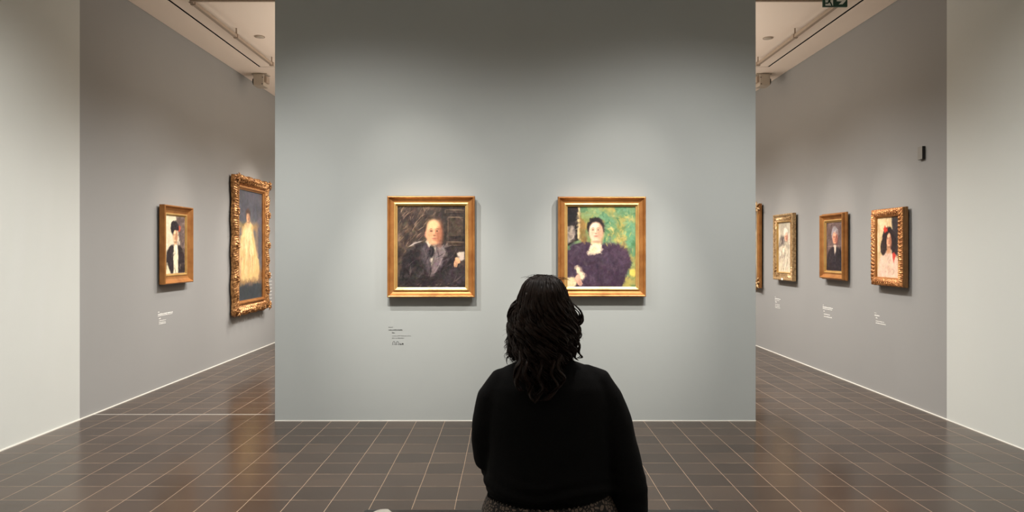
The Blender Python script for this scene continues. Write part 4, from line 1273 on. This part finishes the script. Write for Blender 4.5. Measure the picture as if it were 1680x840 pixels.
for i in range(120):
    phi = -1.95+3.9*((i*0.618034) % 1)
    z0 = 1.301-abs(rng.gauss(0, .025))
    side = abs(phi) > 1.0
    z1 = rng.uniform(1.03, 1.09) if side else (rng.uniform(.935, 1.02) if rng.random() < .62 else rng.uniform(1.03, 1.12))
    if phi > .5 and not side: z1 = max(z1, 1.0)
    ringlet(phi, z0, z1, rng.uniform(.010, .021), rng.uniform(.055, .085), rng.uniform(.95, 1.02), rng.uniform(-.004, .018), 6, .035, rng.uniform(.0022, .0042))
# curls that stand out from the outline (side silhouette, metres from the head centre)
def hp(xp, yp, dy=0.0):
    return Vector(((xp-836)*.001940, HY-.015+dy, 1.38-(yp-410)*.001940))
CURLS = [
    ([(938, 496), (946, 503), (952, 510), (954.5, 520), (951, 529), (944, 534), (939, 531)], .0036),
    ([(936, 500), (943, 506), (949, 512), (951, 521), (946, 529), (940, 533)], .0028),
    ([(940, 520), (943, 532), (949, 541), (951.5, 547), (946, 553), (940, 551)], .0040),
    ([(940, 545), (946, 556), (950, 566), (948, 576), (953, 583), (946, 586)], .0042),
    ([(934, 550), (942, 562), (945, 574), (941, 584), (947, 588)], .0045),
    ([(930, 560), (938, 572), (936, 586), (942, 592)], .0045),
    ([(849, 492), (841, 500), (836, 510), (834, 520), (839, 530), (838, 542)], .0040),
    ([(846, 498), (839, 507), (837, 517), (842, 528), (844, 540)], .0040),
    ([(840, 530), (846, 543), (843, 553), (849, 563), (846, 574), (848, 584)], .0042),
    ([(848, 545), (842, 557), (846, 568), (851, 578), (844, 587), (840, 590)], .0036),
    ([(850, 565), (853, 580), (846, 592), (844, 610), (848, 622), (858, 626)], .0045),
    ([(855, 575), (851, 595), (847, 612), (854, 622)], .0045),
    ([(862, 580), (858, 600), (868, 618), (866, 632), (874, 642)], .0048),
    ([(885, 585), (880, 605), (888, 622), (880, 634), (873, 643)], .0048),
    ([(905, 580), (900, 600), (911, 618), (904, 628), (894, 638), (884, 641)], .0045),
    ([(915, 570), (910, 590), (921, 606), (913, 618), (905, 622)], .0045),
]
for pts, r_ in CURLS:
    low = pts[-1][1] > 600
    for q in range(4):
        j = rng.uniform(-.010, .010)
        P = []
        n_ = len(pts)-1
        for i in range(n_*5+1):
            t = i/5; k = min(int(t), n_-1); f = t-k
            p0, p1, p2, p3 = (pts[max(0, min(n_, k+m))] for m in (-1, 0, 1, 2))
            c = [0.5*((2*p1[d])+(-p0[d]+p2[d])*f+(2*p0[d]-5*p1[d]+4*p2[d]-p3[d])*f*f+(-p0[d]+3*p1[d]-3*p2[d]+p3[d])*f**3) for d in (0, 1)]
            v = hp(c[0]+(rng.uniform(-.2, .2)+q*.9-1.4), c[1]+q*.7-1)
            v.y += j + (-.135 if low else .0) + .012*math.sin(i*.45+q)
            P.append(v)
        m_ = len(P)
        tube(bm, P, [r_*.62*(.6+.5*math.sin(PI*min(1, .15+.8*i/m_)))*(1-.75*max(0, (i/m_-.72)/.28)) for i in range(m_)], 6, flat=.8)
for i in range(150):
    phi = rng.uniform(-1.9, 1.9)
    lock(phi, rng.uniform(1.16, 1.296), rng.uniform(.98, 1.13), rng.uniform(.0006, .0011), rng.uniform(.008, .018), rng.uniform(.05, .11), rng.uniform(1.0, 1.07), rng.uniform(0, .03), 24, 3)
for i in range(22):     # short flyaways lifting off the crown
    a = rng.uniform(-1.1, 1.1)
    p0 = Vector((HX+.055*math.sin(a), HY-.02+rng.uniform(-.04, .03), 1.298-.02*abs(math.sin(a))**2))
    l = rng.uniform(.012, .026); sx = rng.choice((-1, 1))
    tube(bm, [p0, p0+Vector((sx*l*.5, 0, .004)), p0+Vector((sx*l, .004, .005)), p0+Vector((sx*l*1.6, .006, .001))], [.0007, .0007, .0006, .0003], 3)
obj('hair', bm, M_HAIR, person, True)

# ------------------------------------------------------------------ light
def spot(loc, target, power, size=60, blend=1.0, rad=.03, col=(1, .91, .80), name='spot'):
    l = bpy.data.lights.new(name, 'SPOT'); l.energy = power; l.spot_size = math.radians(size); l.spot_blend = blend
    l.shadow_soft_size = rad; l.color = col
    o = bpy.data.objects.new(name, l); COL.objects.link(o)
    o.location = loc
    o.rotation_euler = (Vector(target)-Vector(loc)).to_track_quat('-Z', 'Y').to_euler()
    return o
def area(loc, target, power, sx, sy, col=(1, .93, .85), name='area'):
    l = bpy.data.lights.new(name, 'AREA'); l.energy = power; l.shape = 'RECTANGLE'; l.size = sx; l.size_y = sy; l.color = col
    o = bpy.data.objects.new(name, l); COL.objects.link(o)
    o.location = loc; o.rotation_euler = (Vector(target)-Vector(loc)).to_track_quat('-Z', 'Y').to_euler()
    return o
WARM = (1, .93, .84); NEUT = (1, .968, .935)
# centre wall: per portrait a broad flood and a narrow accent from each of two fixtures
for sx, xc in ((-1, -.627), (1, .735)):
    f1 = (xc+sx*.72, 4.05, 3.52); f2 = (xc+sx*.04, 3.30, 3.52)
    spot(f1, (xc+sx*.45, YW, -3.6), 84, 128, 1.0, .020, NEUT, 'flood')
    spot(f1, (xc+sx*.05, YW, 1.72), 34, 34, 1.0, .020, WARM, 'portrait spot')
    spot(f2, (xc+sx*.75, YW, -4.6), 58, 136, 1.0, .020, NEUT, 'flood')
    spot(f2, (xc+sx*.05, YW, .98), 185, 31, 1.0, .018, WARM, 'portrait spot')
# near side walls
for y in (-.3, 1.9, 4.1):
    spot((-1.2, y, 3.4), (XL, y+.4, -.6), 126, 112, 1.0, .12, NEUT, 'wall washer')
    spot((1.3, y, 3.4), (XR, y+.4, -.6), 72, 112, 1.0, .12, NEUT, 'wall washer')
# side walls beyond the opening
for y in (7.0, 9.0, 11.0):
    spot((-1.15, y, 3.5), (XL, y, -5.0), 215, 120, 1.0, .08, NEUT, 'flood')
    spot((1.25, y, 3.5), (XR, y, -5.0), 205, 120, 1.0, .08, NEUT, 'flood')
spot((-2.05, 7.85, 3.5), (XL, 7.42, 1.38), 34, 36, 1.0, .020, WARM, 'picture spot')
spot((-1.95, 9.95, 3.5), (XL, 9.55, 1.35), 95, 50, 1.0, .022, WARM, 'picture spot')
for y, p in ((6.64, 30), (7.78, 30), (9.17, 30), (10.5, 30)):
    spot((2.15, y+.05, 3.5), (XR, y, 1.36), p, 34, 1.0, .020, WARM, 'picture spot')
for x in (-2.0, 2.0):
    spot((x, 11, 3.5), (x, YB, 1.4), 70, 90, 1.0, .05, WARM, 'wall washer')
# added upward fill, no fixtures: brightens ceiling behind centre wall and over near room
area((.05, 9.2, 2.2), (.05, 9.2, 4), 64, 3.6, 5.2, (1, .90, .80), 'ceiling_fill')
area((.05, .8, 2.9), (.05, .8, 4), 20, 5.0, 6.0, (.93, .98, 1), 'ceiling_fill')

w = bpy.data.worlds.new('World'); sc.world = w; w.use_nodes = True
w.node_tree.nodes['Background'].inputs['Color'].default_value = (0, 0, 0, 1)

# ------------------------------------------------------------------ camera
cam = bpy.data.cameras.new('Camera'); co_ = bpy.data.objects.new('Camera', cam); COL.objects.link(co_)
co_.location = (0, 0, 1.38); co_.rotation_euler = (PI/2, 0, 0)
cam.sensor_width = 36; cam.lens = 1178/1680*36
cam.shift_x = 4/1680; cam.shift_y = -10/1680
cam.clip_start = .05
sc.camera = co_
vs = sc.view_settings
vs.view_transform = 'Standard'; vs.look = 'None'; vs.gamma = 1; vs.use_curve_mapping = False
vs.exposure = 1.2
sc.cycles.max_bounces = 10; sc.cycles.diffuse_bounces = 6
